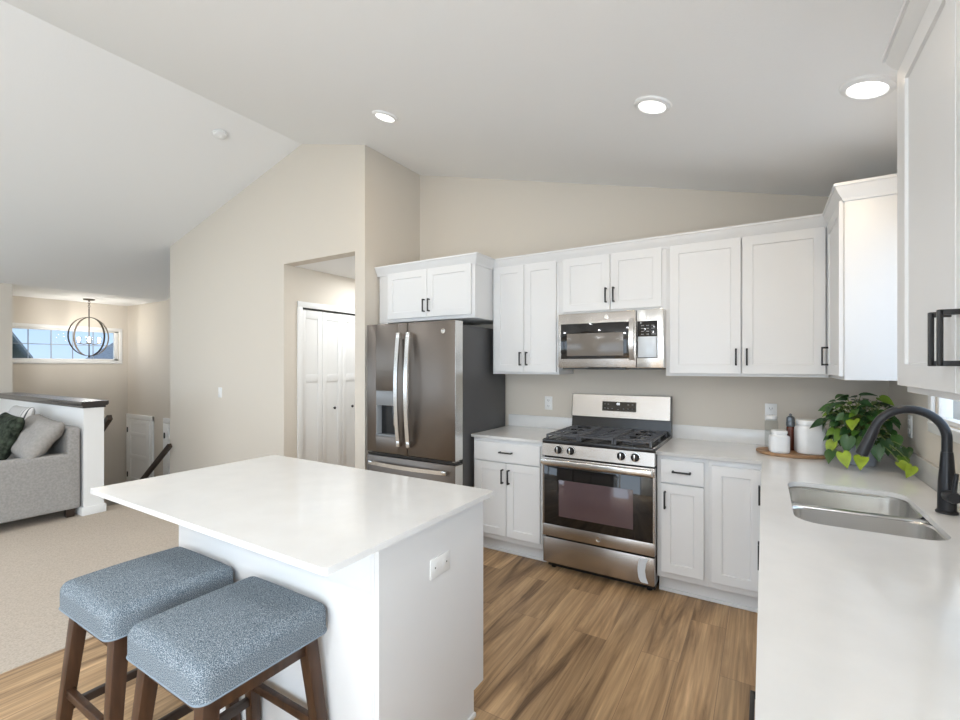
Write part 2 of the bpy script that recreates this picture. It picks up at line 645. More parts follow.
def text_mesh(name, body, size, loc, rot, m, parent):
    cu = bpy.data.curves.new(name + '_txt', 'FONT')
    cu.body = body
    cu.size = size
    cu.extrude = 0.0004
    cu.align_x = 'CENTER'
    cu.align_y = 'CENTER'
    tmp = bpy.data.objects.new(name + '_tmp', cu)
    COL.objects.link(tmp)
    dg = bpy.context.evaluated_depsgraph_get()
    me = bpy.data.meshes.new_from_object(tmp.evaluated_get(dg))
    bpy.data.objects.remove(tmp)
    me.name = name
    me.materials.clear()
    me.materials.append(m)
    o = bpy.data.objects.new(name, me)
    COL.objects.link(o)
    o.parent = parent
    o.location = loc
    o.rotation_euler = rot
    return o


# ================================================================ SETTING
XR, XL = 0.652, -8.25            # right and left walls
YB, YF, YR = 3.722, 2.955, -3.0  # back wall, gable wall, rear wall
RX, RZ, PITCH = -3.867, 3.628, 0.2565
FL = -1.5                        # entry landing
XE = -9.62                       # entry wall


def cz(x):
    return RZ - PITCH * abs(x - RX)


# floors
struct('floor', MB().box(-3.07, XR + .1, YR - .1, YB + .1, -.12, 0).box(-4.147, -3.07, YF, 5.3, -.12, 0), M['floor'], smooth=0)
struct('floor_carpet', MB().box(XL - .1, -3.07, YR - .1, 1.80, -.12, .006).box(-5.76, -3.07, 1.80, YF, -.12, .006),
       M['carpet'], smooth=0)
struct('floor_entry', MB().box(XE - .1, -4.3, 1.7, YB + .1, FL - .1, FL), M['floor'], smooth=0)
st = MB()
for k in range(1, 8):
    st.box(-5.76 - .25 * k, -5.76 - .25 * (k - 1) + .02, 1.962, YF, -.1875 * k - .19, -.1875 * k, .006)
struct('stairs', st, M['carpet'])

# vaulted ceiling and the low entry ceiling
struct('ceiling', MB().prism([(RX, RZ), (XR + .12, cz(XR + .12)), (XR + .12, cz(XR + .12) + .12), (RX, RZ + .12)], 'y', YR - .1, YB + .1)
       .prism([(RX, RZ), (RX, RZ + .12), (XL, cz(XL) + .12), (XL, cz(XL))], 'y', YR - .1, YB + .1), M['ceiling'], smooth=0)
struct('ceiling_entry', MB().box(XE - .1, XL, 1.8, YB + .1, 2.503, 2.62), M['ceiling'], smooth=0)
struct('ceiling_hall', MB().box(-4.147, -3.134, YF + .12, 5.3, 2.482, 2.6), M['ceiling'], smooth=0)

# gable wall with the hall opening
struct('wall_gable', MB().prism([(-6.45, FL), (-4.147, FL), (-4.147, 2.482), (-3.134, 2.482), (-3.134, 0), (-3.01, 0),
                                 (-3.01, cz(-3.01)), (RX, RZ), (-6.45, cz(-6.45))], 'y', YF, YF + .12), M['wall'], smooth=0)
struct('wall_alcove', MB().prism([(-3.134, 0), (-3.01, 0), (-3.01, cz(-3.01)), (-3.134, cz(-3.134))], 'y', YF + .12, YB), M['wall'], smooth=0)
struct('wall_back', MB().prism([(-3.134, 0), (XR + .1, 0), (XR + .1, cz(XR + .1)), (-3.134, cz(-3.134))], 'y', YB, YB + .12), M['wall'], smooth=0)
struct('wall_entry_back', MB().box(XE - .1, -4.3, YB, YB + .12, FL, 2.9), M['wall'], smooth=0)
struct('wall_hall_left', MB().box(-4.267, -4.147, YF + .12, 3.15, 0, 2.482).box(-4.267, -4.147, 3.15, 4.31, 2.075, 2.482)
       .box(-4.267, -4.147, 4.31, 5.3, 0, 2.482).box(-4.90, -4.80, 3.15, 4.31, 0, 2.482), M['wall'], smooth=0)
struct('wall_hall_right', MB().box(-3.134, -3.02, YB + .12, 5.3, 0, 2.482), M['wall'], smooth=0)
struct('wall_hall_end', MB().box(-4.267, -3.02, 5.2, 5.3, 0, 2.482), M['wall'], smooth=0)
# left wall and the wall beside the entry
VY0, VY1 = -2.5, .5
struct('wall_left', MB().box(XL - .12, XL, VY1, 1.926, FL, 2.9).box(XL - .12, XL, YR, VY0, FL, 2.9).box(XL - .12, XL, VY0, VY1, FL, .55)
       .box(XL - .12, XL, VY0, VY1, 2.15, 2.9), M['wall'], smooth=0)
struct('wall_entry_front', MB().box(XE - .1, XL - .12, 1.806, 1.926, FL, 2.6), M['wall'], smooth=0)
# entry wall with a high window
WY0, WY1, WZ0, WZ1 = 1.99, 3.585, 1.535, 2.045
struct('wall_entry', MB().box(XE - .1, XE, 1.84, WY0, FL, 2.6).box(XE - .1, XE, WY1, YB + .1, FL, 2.6)
       .box(XE - .1, XE, WY0, WY1, WZ1, 2.6).box(XE - .1, XE, WY0, WY1, FL, WZ0), M['wall'], smooth=0)
# right wall with the sink window
SY0, SY1, SZ0, SZ1 = 1.82, 2.815, 1.205, 2.12
DY0, DY1 = -2.5, -.6
struct('wall_right', MB().box(XR, XR + .12, YR, DY0, 0, 2.62).box(XR, XR + .12, DY1, SY0, 0, 2.62)
       .box(XR, XR + .12, DY0, DY1, 0, .55).box(XR, XR + .12, DY0, DY1, 1.95, 2.62).box(XR, XR + .12, SY1, YB, 0, 2.62)
       .box(XR, XR + .12, SY0, SY1, 0, SZ0).box(XR, XR + .12, SY0, SY1, SZ1, 2.62), M['wall'], smooth=0)
# rear wall behind the camera with a patio door and a living room window
PX0, PX1, LX0, LX1 = -2.55, -0.15, -7.7, -4.7
rw = MB()
for a, b, c, d in ((XL, LX0, 0, 0), (LX0, LX1, 0, .55), (LX0, LX1, 2.15, 0), (LX1, PX0, 0, 0), (PX0, PX1, 2.1, 0), (PX1, XR, 0, 0)):
    if a < RX < b:
        rw.prism([(a, c), (b, c), (b, cz(b)), (RX, RZ), (a, cz(a))], 'y', YR - .12, YR)
    elif d:
        rw.box(a, b, YR - .12, YR, c, d)
    else:
        rw.prism([(a, c), (b, c), (b, cz(b)), (a, cz(a))], 'y', YR - .12, YR)
struct('wall_rear', rw, M['wall'], smooth=0)

# half wall beside the stairs, its base and its dark cap
struct('wall_half', MB().box(XL, -5.59, 1.80, 1.962, FL, 1.045), M['trim'], smooth=0)
struct('baseboard_half', MB().box(-6.2, -5.575, 1.785, 1.977, .006, .085, .004), M['trim'])
struct('trim_cap', MB().prism([(1.772, 1.107), (1.772, 1.079), (1.783, 1.063), (1.979, 1.063), (1.990, 1.079), (1.990, 1.107)], 'x', XL + .002, -5.556)
       .box(XL + .002, -5.575, 1.79, 1.972, 1.043, 1.066), M['cap_wood'])
struct('baseboard_gable', MB().box(-5.75, -4.15, YF - .014, YF - .001, .006, .085, .003), M['trim'])
struct('baseboard_hall', MB().box(-4.146, -4.133, YF + .122, 3.106, .001, .085, .003), M['trim'])

# windows: frame, sash, glass
def casing(mb, axis, at, a0, a1, z0, z1, w, t, sgn):
    """picture-frame casing round an opening, standing proud by t on the sgn side"""
    for (p0, p1, q0, q1) in ((a0 - w, a1 + w, z1, z1 + w), (a0 - w, a1 + w, z0 - w, z0), (a0 - w, a0, z0, z1), (a1, a1 + w, z0, z1)):
        lo, hi = sorted((at, at + sgn * t))
        if axis == 'x':
            mb.box(lo, hi, p0, p1, q0, q1, .003)
        else:
            mb.box(p0, p1, lo, hi, q0, q1, .003)
    return mb


w1 = struct('window_1', casing(MB(), 'x', XE + .001, WY0, WY1, WZ0, WZ1, .052, .016, 1), M['trim'])
fr = MB()
for (y0, y1, z0, z1) in ((WY0, WY1, WZ0, WZ0 + .03), (WY0, WY1, WZ1 - .03, WZ1), (WY0, WY0 + .035, WZ0, WZ1), (WY1 - .055, WY1, WZ0, WZ1)):
    fr.box(XE - .07, XE - .02, y0, y1, z0, z1, .004)
fr.build('sash', M['trim'], w1)
MB().box(XE - .048, XE - .044, WY0 + .03, WY1 - .05, WZ0 + .028, WZ1 - .028).build('pane', M['glass'], w1)
mu = MB()
for k in range(5):
    y = 3.53 - .27 * (k + 1) - .02
    if y > WY0 + .05:
        mu.box(XE - .05, XE - .038, y - .006, y + .006, WZ0 + .03, WZ1 - .03)
mu.box(XE - .051, XE - .037, WY0 + .03, WY1 - .05, 1.784, 1.796)
mu.build('muntin', M['muntin'], w1)

w2 = struct('window_2', casing(MB(), 'x', XR - .001, SY0, SY1, SZ0, SZ1, .048, .016, -1)
            .box(XR - .020, XR + .02, SY0 - .05, SY1 + .045, SZ0 - .014, SZ0 - .001, .003), M['trim'])
fr = MB()
for (y0, y1, z0, z1) in ((SY0, SY1, SZ0, SZ0 + .022), (SY0, SY1, SZ1 - .03, SZ1), (SY0, SY0 + .022, SZ0, SZ1), (SY1 - .022, SY1, SZ0, SZ1),
                         (SY0, SY1, 1.64, 1.68)):
    fr.box(XR + .004, XR + .05, y0, y1, z0, z1, .004)
fr.build('sash', M['trim'], w2)
MB().box(XR + .016, XR + .020, SY0 + .02, SY1 - .02, SZ0 + .02, SZ1 - .028).build('pane', M['glass'], w2)

for nm, x0, x1, z0, z1, cols in (('window_3', LX0, LX1, .55, 2.15, 3), ('door_4', PX0, PX1, .0, 2.1, 2)):
    w3 = struct(nm, casing(MB(), 'y', YR + .001, x0, x1, z0 if z0 else .0, z1, .06, .016, 1) if z0 else
                MB().box(x0 - .06, x1 + .06, YR + .001, YR + .017, z1, z1 + .06, .003).box(x0 - .06, x0, YR + .001, YR + .017, .001, z1, .003)
                .box(x1, x1 + .06, YR + .001, YR + .017, .001, z1, .003), M['trim'])
    f = MB()
    n = cols
    for k in range(n):
        a = x0 + (x1 - x0) * k / n
        b = x0 + (x1 - x0) * (k + 1) / n
        for (p, q, r, s) in ((a, b, z0, z0 + .06), (a, b, z1 - .06, z1), (a, a + .05, z0, z1), (b - .05, b, z0, z1)):
            f.box(p, q, YR - .09, YR - .03, r + .001, s - .001, .004)
    f.build('sash', M['trim'], w3)
    MB().box(x0 + .04, x1 - .04, YR - .062, YR - .058, z0 + .05, z1 - .05).build('pane', M['glass'], w3)

w4 = struct('window_4_added', casing(MB(), 'x', XL + .001, VY0, VY1, .55, 2.15, .06, .016, 1), M['trim'])  # unseen window, added so the left fill has an opening
f = MB()
for k in range(3):
    a, b = VY0 + k, VY0 + k + 1
    for (p, q, r, v) in ((a, b, .55, .61), (a, b, 2.09, 2.15), (a, a + .05, .55, 2.15), (b - .05, b, .55, 2.15)):
        f.box(XL - .09, XL - .03, p, q, r + .001, v - .001, .004)
f.build('sash', M['trim'], w4)
MB().box(XL - .062, XL - .058, VY0 + .04, VY1 - .04, .60, 2.10).build('pane', M['glass'], w4)

w5 = struct('window_5_added', casing(MB(), 'x', XR - .001, DY0, DY1, .55, 1.95, .06, .016, -1), M['trim'])  # unseen window, added as the opening for light on the island end
f = MB()
for k in range(2):
    a, b = DY0 + .95 * k, DY0 + .95 * (k + 1)
    for (p, q, r, v) in ((a, b, .55, .61), (a, b, 1.89, 1.95), (a, a + .05, .55, 1.95), (b - .05, b, .55, 1.95)):
        f.box(XR + .03, XR + .09, p, q, r + .001, v - .001, .004)
f.build('sash', M['trim'], w5)
MB().box(XR + .058, XR + .062, DY0 + .04, DY1 - .04, .60, 1.90).build('pane', M['glass'], w5)

# bifold closet in the hall (faces +x)
d1 = bpy.data.objects.new('door_1', None)
COL.objects.link(d1)
d1['kind'] = 'structure'
d1.location = (-4.147, 3.169, 0)
d1.rotation_euler = (0, 0, R(90))


def leaf(mb, x0, x1, z0, z1, y, t=.032, st=.058, cells=((.10, .62), (.66, .955))):
    f = y - t
    mb.box(x0, x1, f + .008, y, z0, z1)
    H = z1 - z0
    zs = [z0] + [z0 + H * v for c in cells for v in c] + [z1]
    mb.box(x0, x0 + st, f, f + .0085, z0, z1, .002)
    mb.box(x1 - st, x1, f, f + .0085, z0, z1, .002)
    for k in range(0, len(zs), 2):
        mb.box(x0 + st - .001, x1 - st + .001, f + .0003, f + .0085, zs[k], zs[k + 1], .002)
    return mb


for k in range(4):
    lf = leaf(MB(), .002 + .279 * k, .277 + .279 * k, .012, 2.050, -.012 + .06).build('bifold_leaf', M['trim'], d1)
    if k in (1, 2):
        MB().lathe([(.004, 0), (.004, .012), (.014, .016), (.016, .024), (.010, .031), (0, .032)],
                   (.015 + .279 * 1 + .140 if k == 1 else .279 * 2 + .14, .016, .975), 20, axis='y').build('knob', M['handle'], lf)
MB().box(-.061, 0, -.016, -.001, 0, 2.118, .003).box(1.118, 1.178, -.016, -.001, 0, 2.118, .003).box(-.061, 1.178, -.0165, -.001, 2.066, 2.127, .003).build('casing', M['trim'], d1)
MB().box(0, 1.118, .01, .05, 2.054, 2.072).build('track', M['slot'], d1)

# entry doors on the far wall of the landing (face -y)
for nm, x0, w in (('door_2', -9.52, .80), ('door_3', -8.21, .80)):
    d = bpy.data.objects.new(nm, None)
    COL.objects.link(d)
    d['kind'] = 'structure'
    d.location = (x0, YB - .001, FL)
    dl = leaf(MB(), 0, w, .01, 2.02, -.004, .034, .11, ((.10, .26), (.30, .46), (.50, .66), (.70, .86), (.89, .965))).build('door_leaf', M['trim'], d)
    for z in (.25, 1.05, 1.83):
        MB().box(-.012, .012, -.05, -.036, z - .045, z + .045, .002).build('hinge', M['handle'], d)
    MB().box(-.075, -.004, -.03, 0, 0, 2.10, .003).box(w + .004, w + .075, -.03, 0, 0, 2.10, .003).box(-.075, w + .075, -.031, 0, 2.03, 2.105, .003).build('casing', M['trim'], d)
# unseen entry door below the high window, added to carry the entry fill
d = bpy.data.objects.new('door_5', None)
COL.objects.link(d)
d['kind'] = 'structure'
d.location = (XE + .001, 2.02, FL)
d.rotation_euler = (0, 0, R(90))
MB().box(0, .92, -.04, -.001, 0, .25).box(0, .12, -.04, -.001, .25, 2.04).box(.80, .92, -.04, -.001, .25, 2.04).box(.12, .80, -.04, -.001, 1.92, 2.04).build('door_leaf', M['trim'], d)

# ================================================================ CABINETS


def pull(parent, x, z, y, vertical=True, L=.108, w=.0105, so=.033, name='handle'):
    mb = MB()
    h = L / 2
    if vertical:
        mb.box(x - w / 2, x + w / 2, y - so, y - so + w * .8, z - h, z + h, .0012)
        for s in (-1, 1):
            mb.box(x - w / 2, x + w / 2, y - so + .004, y + .0005, z + s * (h - w / 2) - w / 2, z + s * (h - w / 2) + w / 2, .001)
    else:
        mb.box(x - h, x + h, y - so, y - so + w * .8, z - w / 2, z + w / 2, .0012)
        for s in (-1, 1):
            mb.box(x + s * (h - w / 2) - w / 2, x + s * (h - w / 2) + w / 2, y - so + .004, y + .0005, z - w / 2, z + w / 2, .001)
    return mb.build(name, M['handle'], parent)


CROWN = [(0, 2.262), (.008, 2.262), (.011, 2.274), (.016, 2.283), (.028, 2.300), (.036, 2.318), (.039, 2.328), (.046, 2.330), (.046, 2.343), (0, 2.343)]
TD = .019


def upper(name, label, x, yface, w, depth, z0, z1, doors, rz=0, crown=None, dz=(.017, .016), group=None, stile=.057):
    """wall cabinet; local x from 0 to w, face frame at local y 0; doors: (x0, x1, handle x or None)"""
    t = thing(name, label, 'cabinet', (x, yface, 0), rz, group)
    g = .0195
    b = MB().box(0, w, 0, depth, z0, z1, .001)
    b.build('carcass', M['cab'], t)
    for (a, c, hx) in doors:
        dr = MB().shaker(a, c, z0 + dz[0], z1 - dz[1], -.002, TD, fl=stile).build('door', M['cab'], t)
        if hx is not None:
            pull(dr, hx, z0 + .125, -.002 - TD)
    if crown:
        MB().sweep(crown, CROWN).build('crown', M['cab'], t, smooth=12)
    return t


YU = YB - .332   # face frame of the wall cabinets
GU = 'white wall cabinets'
# over the refrigerator: deep, with a tall filler panel on the left
XF0 = -2.985
t = upper('upper_cabinet', 'deep white two-door cabinet mounted over the stainless refrigerator', XF0, 3.112, 1.028, .606, 1.838, 2.30,
          ((.115, .558, .534), (.562, 1.000, .588)), crown=[(-.018, .0), (1.028, 0), (1.028, .262)], dz=(.028, .03), group=GU)
tp = tag(MB().box(XF0 - .02, XF0 + .0, 3.112, 3.718, .002, 1.836, .001).box(XF0 - .02, XF0 + .10, 3.112, 3.130, 1.79, 1.836, .001).build('filler_panel', M['cab']),
         'white filler panel between the alcove wall and the refrigerator', 'panel')
upper('upper_cabinet', 'tall narrow white two-door wall cabinet between refrigerator and microwave', -1.952, YU, .590, .330, 1.385, 2.30,
      ((.022, .296, .270), (.300, .574, .326)), crown=[(.0, 0), (.592, 0)], dz=(.018, .03), group=GU)
upper('upper_cabinet', 'short white two-door cabinet directly above the microwave', -1.362, YU, .786, .330, 1.845, 2.30,
      ((.040, .403, .377), (.407, .760, .433)), crown=[(-.001, 0), (.787, 0)], dz=(.018, .03), group=GU)
upper('upper_cabinet', 'widest white two-door wall cabinet right of the microwave', -.576, YU, .900, .330, 1.385, 2.30,
      ((.026, .450, .424), (.458, .884, .484)), crown=[(0, 0), (.903, 0)], dz=(.018, .03), group=GU)
# corner cabinet on the right wall (faces -x): local x runs towards the camera
XU = .336
upper('upper_cabinet', 'white corner wall cabinet with blank white end panel beside the window', XU, YB - .004, .848, .312, 1.385, 2.30,
      ((.352, .842, .400),), rz=-90, crown=[(.332, 0), (.848, 0), (.848, .312)], dz=(.018, .03), group=GU)
upper('upper_cabinet', 'nearest white wall cabinet cut off by the right edge', XU, 1.700, .920, .312, 1.385, 2.30,
      ((.0, .457, .432), (.463, .920, .488)), rz=-90, crown=[(.0, .312), (.0, 0), (.920, 0)], dz=(.018, .03), group=GU, stile=.080)

YBASE = YB - .612   # face of the base cabinets
GB = 'white base cabinets'


def base(name, label, x, y, w, rz=0, fronts=(), depth=.60, top=.894, group=GB, toe_to=None, x0=0):
    """base cabinet; fronts: ('door'|'drawer', x0, x1, z0, z1, handle)"""
    t = thing(name, label, 'cabinet', (x, y, 0), rz, group)
    MB().box(x0, w, 0, depth, .115, top, .001).build('carcass', M['cab'], t)
    MB().box(x0, w, .072, .088, .001, .115).box(x0, w, .058, .072, .001, .022, .004).build('toe_kick', M['cab'], t)
    for f in fronts:
        kind, a, b, c, d, h = f
        mb = MB().shaker(a, b, c, d, -.002, TD) if kind == 'door' else MB().slab(a, b, c, d, -.002, TD)
        o = mb.build('door' if kind == 'door' else 'drawer', M['cab'], t)
        if h:
            pull(o, h[0], h[1], -.002 - TD, h[2])
    return t


base('base_cabinet', 'white base cabinet with one drawer over two doors beside refrigerator', -1.966, YBASE, .592, fronts=(
    ('drawer', .022, .578, .722, .866, (.302, .796, False)),
    ('door', .022, .298, .156, .713, (.273, .614, True)), ('door', .302, .578, .156, .713, (.327, .614, True))))
base('base_cabinet', 'narrow white base cabinet with one drawer and door right of range', -.582, YBASE, .297, fronts=(
    ('drawer', .026, .272, .722, .866, (.148, .796, False)), ('door', .026, .272, .156, .713, (.052, .614, True))))
t = base('base_cabinet', 'white corner base cabinet with a full-height door and hinged second leaf', -.285, YBASE, .931, fronts=(
    ('door', .014, .278, .156, .856, (.262, .717, True)),))
# right-hand run (faces -x)
XB = .030
MB().box(.285 + XB + .0, .931, -.318, -.002, .115, .894, .001).build('carcass', M['cab'], t)
MB().box(.285 + XB + .072, .285 + XB + .088, -.318, .06, .001, .115).build('toe_kick', M['cab'], t)
o = MB().shaker(0, .29, .156, .856, 0, TD).build('door', M['cab'], t)
o.location = (.285 + XB - .002, -.022, 0)
o.rotation_euler = (0, 0, R(-90))
t = base('base_cabinet', 'white sink base cabinet under the double sink', XB, 2.788, .788, rz=-90, top=.66, fronts=(
    ('door', .014, .392, .156, .713, (.366, .614, True)), ('door', .396, .774, .156, .713, (.422, .614, True)),
    ('drawer', .014, .774, .722, .866, None)))
MB().box(0, .02, 0, .60, .66, .894).box(.768, .788, 0, .60, .66, .894).box(0.02, .768, 0, .02, .66, .894).build('carcass_rim', M['cab'], t)
t = thing('dishwasher', 'dark stainless dishwasher under the right counter on the camera side of the sink', 'dishwasher', (XB, 1.996, 0), -90)
MB().box(.004, .600, .002, .58, .09, .878).build('tub', M['cavity'], t)
MB().prism([(-.022, .115), (-.022, .800), (-.010, .812), (-.010, .835), (-.022, .845), (-.022, .872), (.001, .872), (.001, .115)], 'x', .004, .600).build('door', M['steel_dark'], t)
MB().box(.004, .600, .05, .07, .002, .09).build('toe_kick', M['black'], t)
base('base_cabinet', 'white three-drawer base cabinet under the right counter', XB, 1.390, .72, rz=-90, fronts=(
    ('drawer', .014, .706, .722, .866, (.36, .796, False)), ('drawer', .014, .706, .44, .713, (.36, .64, False)),
    ('drawer', .014, .706, .156, .431, (.36, .36, False))))
base('base_cabinet', 'white two-door base cabinet at the near end of the right counter', XB, .666, 1.0, rz=-90, fronts=(
    ('door', .014, .498, .156, .856, (.472, .735, True)), ('door', .502, .986, .156, .856, (.528, .735, True))))

# counters
t = tag(plate_with_hole('countertop', [(-1.972, 3.076), (-1.370, 3.076), (-1.370, 3.702), (-1.972, 3.702)], None, .894, .914, .0, M['quartz']),
        'short white quartz countertop between refrigerator and range', 'countertop')
MB().box(-1.972, -1.352, 3.703, 3.7215, .8942, 1.015, .002).build('backsplash', M['quartz'], t)
t = tag(plate_with_hole('countertop', [(-.584, 3.702), (-.584, 3.076), (-.012, 3.076), (-.012, -.36), (.632, -.36), (.632, 3.702)],
                        rrect(.092, .505, 1.955, 2.622, .085)[::-1], .894, .914, .0, M['quartz']),
        'long white quartz countertop turning the corner around the sink', 'countertop')
MB().box(-.584, .651, 3.703, 3.7215, .8942, 1.015, .002).build('backsplash', M['quartz'], t)
MB().box(.633, .6515, -.36, 3.7025, .8942, 1.015, .002).build('backsplash', M['quartz'], t)

# ---------------------------------------------------------------- sink
t = thing('kitchen_sink', 'stainless double-bowl undermount sink in the right counter', 'sink', (.30, 2.29, .894))


def loft(mb, loops, cap=True):
    n = len(loops[0][0])
    vs, fs = [], []
    for pts, z in loops:
        vs += [(p[0], p[1], z) for p in pts]
    for i in range(len(loops) - 1):
        for k in range(n):
            q = (k + 1) % n
            fs.append([i * n + k, i * n + q, (i + 1) * n + q, (i + 1) * n + k])
    if cap:
        fs.append([(len(loops) - 1) * n + k for k in range(n)])
    return mb.add(vs, fs)


for (y0, y1) in ((-.345, -.012), (.012, .342)):
    zt = -.006
    lp = [(rrect(-.218, .214, y0, y1, .075), -.0015 if False else zt), (rrect(-.212, .208, y0 + .006, y1 - .006, .072), zt - .006),
          (rrect(-.205, .201, y0 + .013, y1 - .013, .068), -.13), (rrect(-.195, .191, y0 + .023, y1 - .023, .062), -.17),
          (rrect(-.170, .166, y0 + .05, y1 - .05, .05), -.188), (rrect(-.03, .03, (y0 + y1) / 2 - .03, (y0 + y1) / 2 + .03, .029), -.192)]
    b = loft(MB(), lp).build('bowl', M['sinksteel'], t)
    MB().lathe([(.043, -.1895), (.043, -.187), (.034, -.186), (.030, -.1895), (0, -.1897)], (0, (y0 + y1) / 2, 0), 28).build('drain', M['steel_bright'], b)
dk = MB()
loft(dk, [(rrect(-.235, .230, -.362, .360, .09), -.0012), (rrect(-.213, .210, -.341, .338, .08), -.0012), (rrect(-.213, .210, -.341, .338, .08), -.006)], cap=False)
dk.box(-.215, .212, -.020, .020, -.012, -.0045, .003)
dk.build('rim', M['sinksteel'], t)

# ---------------------------------------------------------------- faucet
t = thing('faucet', 'matte black gooseneck pull-down faucet behind the sink', 'faucet', (.574, 2.35, .914))
MB().lathe([(.032, .0), (.032, .006), (.027, .012), (.0255, .11), (.021, .17), (.0180, .215), (.0168, .225)], (0, 0, 0.0005), 32).build('body', M['faucet'], t)
pts = [(0, 0, .22), (0, 0, .26)]
rr = .104
cxz = (-rr, .272)
for i in range(0, 25):
    a = R(0 + 163 * i / 24)
    pts.append((cxz[0] + rr * math.cos(a), 0, cxz[1] + rr * math.sin(a)))
e = Vector(pts[-1])
dv = (e - Vector(pts[-2])).normalized()
pts.append(tuple(e + dv * .014))
MB().tube(pts, .0155, 20).build('spout', M['faucet'], t)
hd = Vector(pts[-1])
MB().tube([hd - dv * .012, hd - dv * .002, hd + dv * .03, hd + dv * .085, hd + dv * .105, hd + dv * .108],
          [.0168, .0176, .0186, .0205, .0210, .018], 20).build('spray_head', M['faucet'], t)
k = MB().tube([(0, -.018, .068), (0.003, -.058, .070), (.004, -.068, .0705)], [.0215, .0215, .019], 20).build('handle', M['faucet'], t)
MB().tube([(.003, -.058, .075), (.006, -.060, .12), (.010, -.062, .158)], [.008, .0075, .0065], 14).build('lever', M['faucet'], k)

# ================================================================ ISLAND
t = thing('kitchen_island', 'white kitchen island base with an outlet on its right end', 'island', (-2.27, 1.07, 0))
MB().box(.0, 1.222, .006, .612, .10, .8935, .001).build('carcass', M['cab'], t)
MB().box(.02, 1.222, .03, .555, .001, .10).box(.0, 1.222, .0065, .022, .001, .10).build('toe_kick', M['cab'], t)
MB().prism([(0, .001), (.556, .001), (.556, .105), (.632, .105), (.632, .8935), (0, .8935)], 'x', 1.2222, 1.241).build('end_panel', M['cab'], t)
MB().box(1.2105, 1.2222, -.004, .006, .001, .8935, .001).build('corner_stile', M['cab'], t)
MB().box(1.2412, 1.2552, .0, .556, .001, .022, .006).build('shoe_molding', M['cab'], t)
for a in (.02, .425, .83):
    MB().slab(a, a + .375, .13, .87, .614 + .019, TD).build('door', M['cab'], t)
op = MB().box(1.2412, 1.2462, .258, .376, .681, .752, .002).build('outlet', M['plate'], t)
for y in (.292, .342):
    MB().box(1.2458, 1.2466, y - .014, y + .014, .699, .734, .0003).build('receptacle', M['plate'], op)
for y in (.285, .355):
    MB().lathe([(.0035, 1.2455), (.0035, 1.2470)], (0, y, .7165), 10, axis='x').build('screw', M['slot'], op)
tag(plate_with_hole('island_countertop', rrect(-2.532, -.997, .836, 1.742, .010, 4), None, .894, .914, .0, M['quartz']),
    'large white quartz countertop overhanging the island base', 'countertop')

# ================================================================ BAR STOOLS


def stool(label, x, y):
    """local origin at the seat centre on the floor"""
    t = thing('bar_stool', label, 'stool', (x, y, 0), 0, 'upholstered stools at the island')
    sx, sy = .428, .428
    seat = MB().softbox(sx, sy, .192, .036, .020, (0, 0, .5705), 22, fn=lambda p: (p.x, p.y, max(p.z, 0))).build('seat', M['fabric'], t, smooth=60)
    pp = [(p[0], p[1], .5725) for p in rrect(-sx / 2 + .0005, sx / 2 - .0005, -sy / 2 + .0005, sy / 2 - .0005, .034)]
    MB().tube(pp, .0030, 8, closed=True).build('piping', M['welt'], seat)
    MB().box(-.17, .17, -.17, .17, .562, .572).build('seat_board', M['stool_wood'], t)
    top, bot = .160, .212

    def at(s, z):
        return s * (top + (bot - top) * (1 - z / .566))
    for ax in (-1, 1):
        for ay in (-1, 1):
            MB().frustum((at(ax, .001), at(ay, .001), .001), (at(ax, .566), at(ay, .566), .566), .0175, .0235, bev=.002).build('leg', M['stool_wood'], t)
    zt0, zt1 = .508, .562
    for s in (-1, 1):
        a = at(1, .535)
        MB().box(-a + .02, a - .02, s * a - .012, s * a + .012, zt0, zt1, .002).build('apron', M['stool_wood'], t)
        MB().box(s * a - .012, s * a + .012, -a + .02, a - .02, zt0, zt1, .002).build('apron', M['stool_wood'], t)
        b = at(1, .20)
        MB().box(s * b - .011, s * b + .011, -b + .012, b - .012, .185, .215, .002).build('stretcher', M['rail_wood'], t)
        c = at(1, .26)
        MB().box(-c + .012, c - .012, s * c - .011, s * c + .011, .245, .275, .002).build('stretcher', M['stool_wood'], t)
    return t


stool('blue upholstered bar stool closest to the island corner, nearer the camera', -1.452, .846)
stool('blue upholstered bar stool on the left, beside the carpet', -1.996, .846)

# ================================================================ REFRIGERATOR
FX, FY = -2.908, 2.880
t = thing('refrigerator', 'stainless french-door refrigerator with water dispenser', 'refrigerator', (FX, FY, 0))
FW = .918
MB().box(.004, FW - .002, .112, .80, .03, 1.772, .003).build('case', M['fridge_side'], t)
MB().box(.02, FW - .02, .06, .112, .03, 1.76).build('gasket', M['black'], t)
for px in (.06, FW - .06):
    MB().lathe([(.02, .001), (.02, .035)], (px, .20, 0), 16).build('foot', M['black'], t)
seam = .447
dz0, dz1 = .726, 1.802
# left door with a real recess for the dispenser
hx0, hx1, hz0, hz1 = .106, .340, .862, 1.245
L = MB()
L.box(0, hx0, 0, .104, dz0, dz1, .004)
L.box(hx1, seam - .003, 0, .104, dz0, dz1, .004)
L.box(hx0 - .006, hx1 + .006, 0.0, .104, dz0, hz0, .004)
L.box(hx0 - .006, hx1 + .006, 0.0, .104, hz1, dz1, .004)
L.box(hx0 - .006, hx1 + .006, .085, .104, hz0 - .01, hz1 + .01)
dl = L.build('door', M['steel_dark'], t)
dp = MB().box(hx0 + .001, hx1 - .001, -.003, .07, 1.122, hz1 - .001, .003).build('dispenser_panel', M['panel_gray'], dl)
MB().box(hx0 + .001, hx1 - .001, .078, .0845, hz0 + .001, 1.121).box(hx0 + .001, hx0 + .006, .002, .078, hz0 + .001, 1.121)\
    .box(hx1 - .006, hx1 - .001, .002, .078, hz0 + .001, 1.121).build('dispenser_recess', M['recess'], dl)
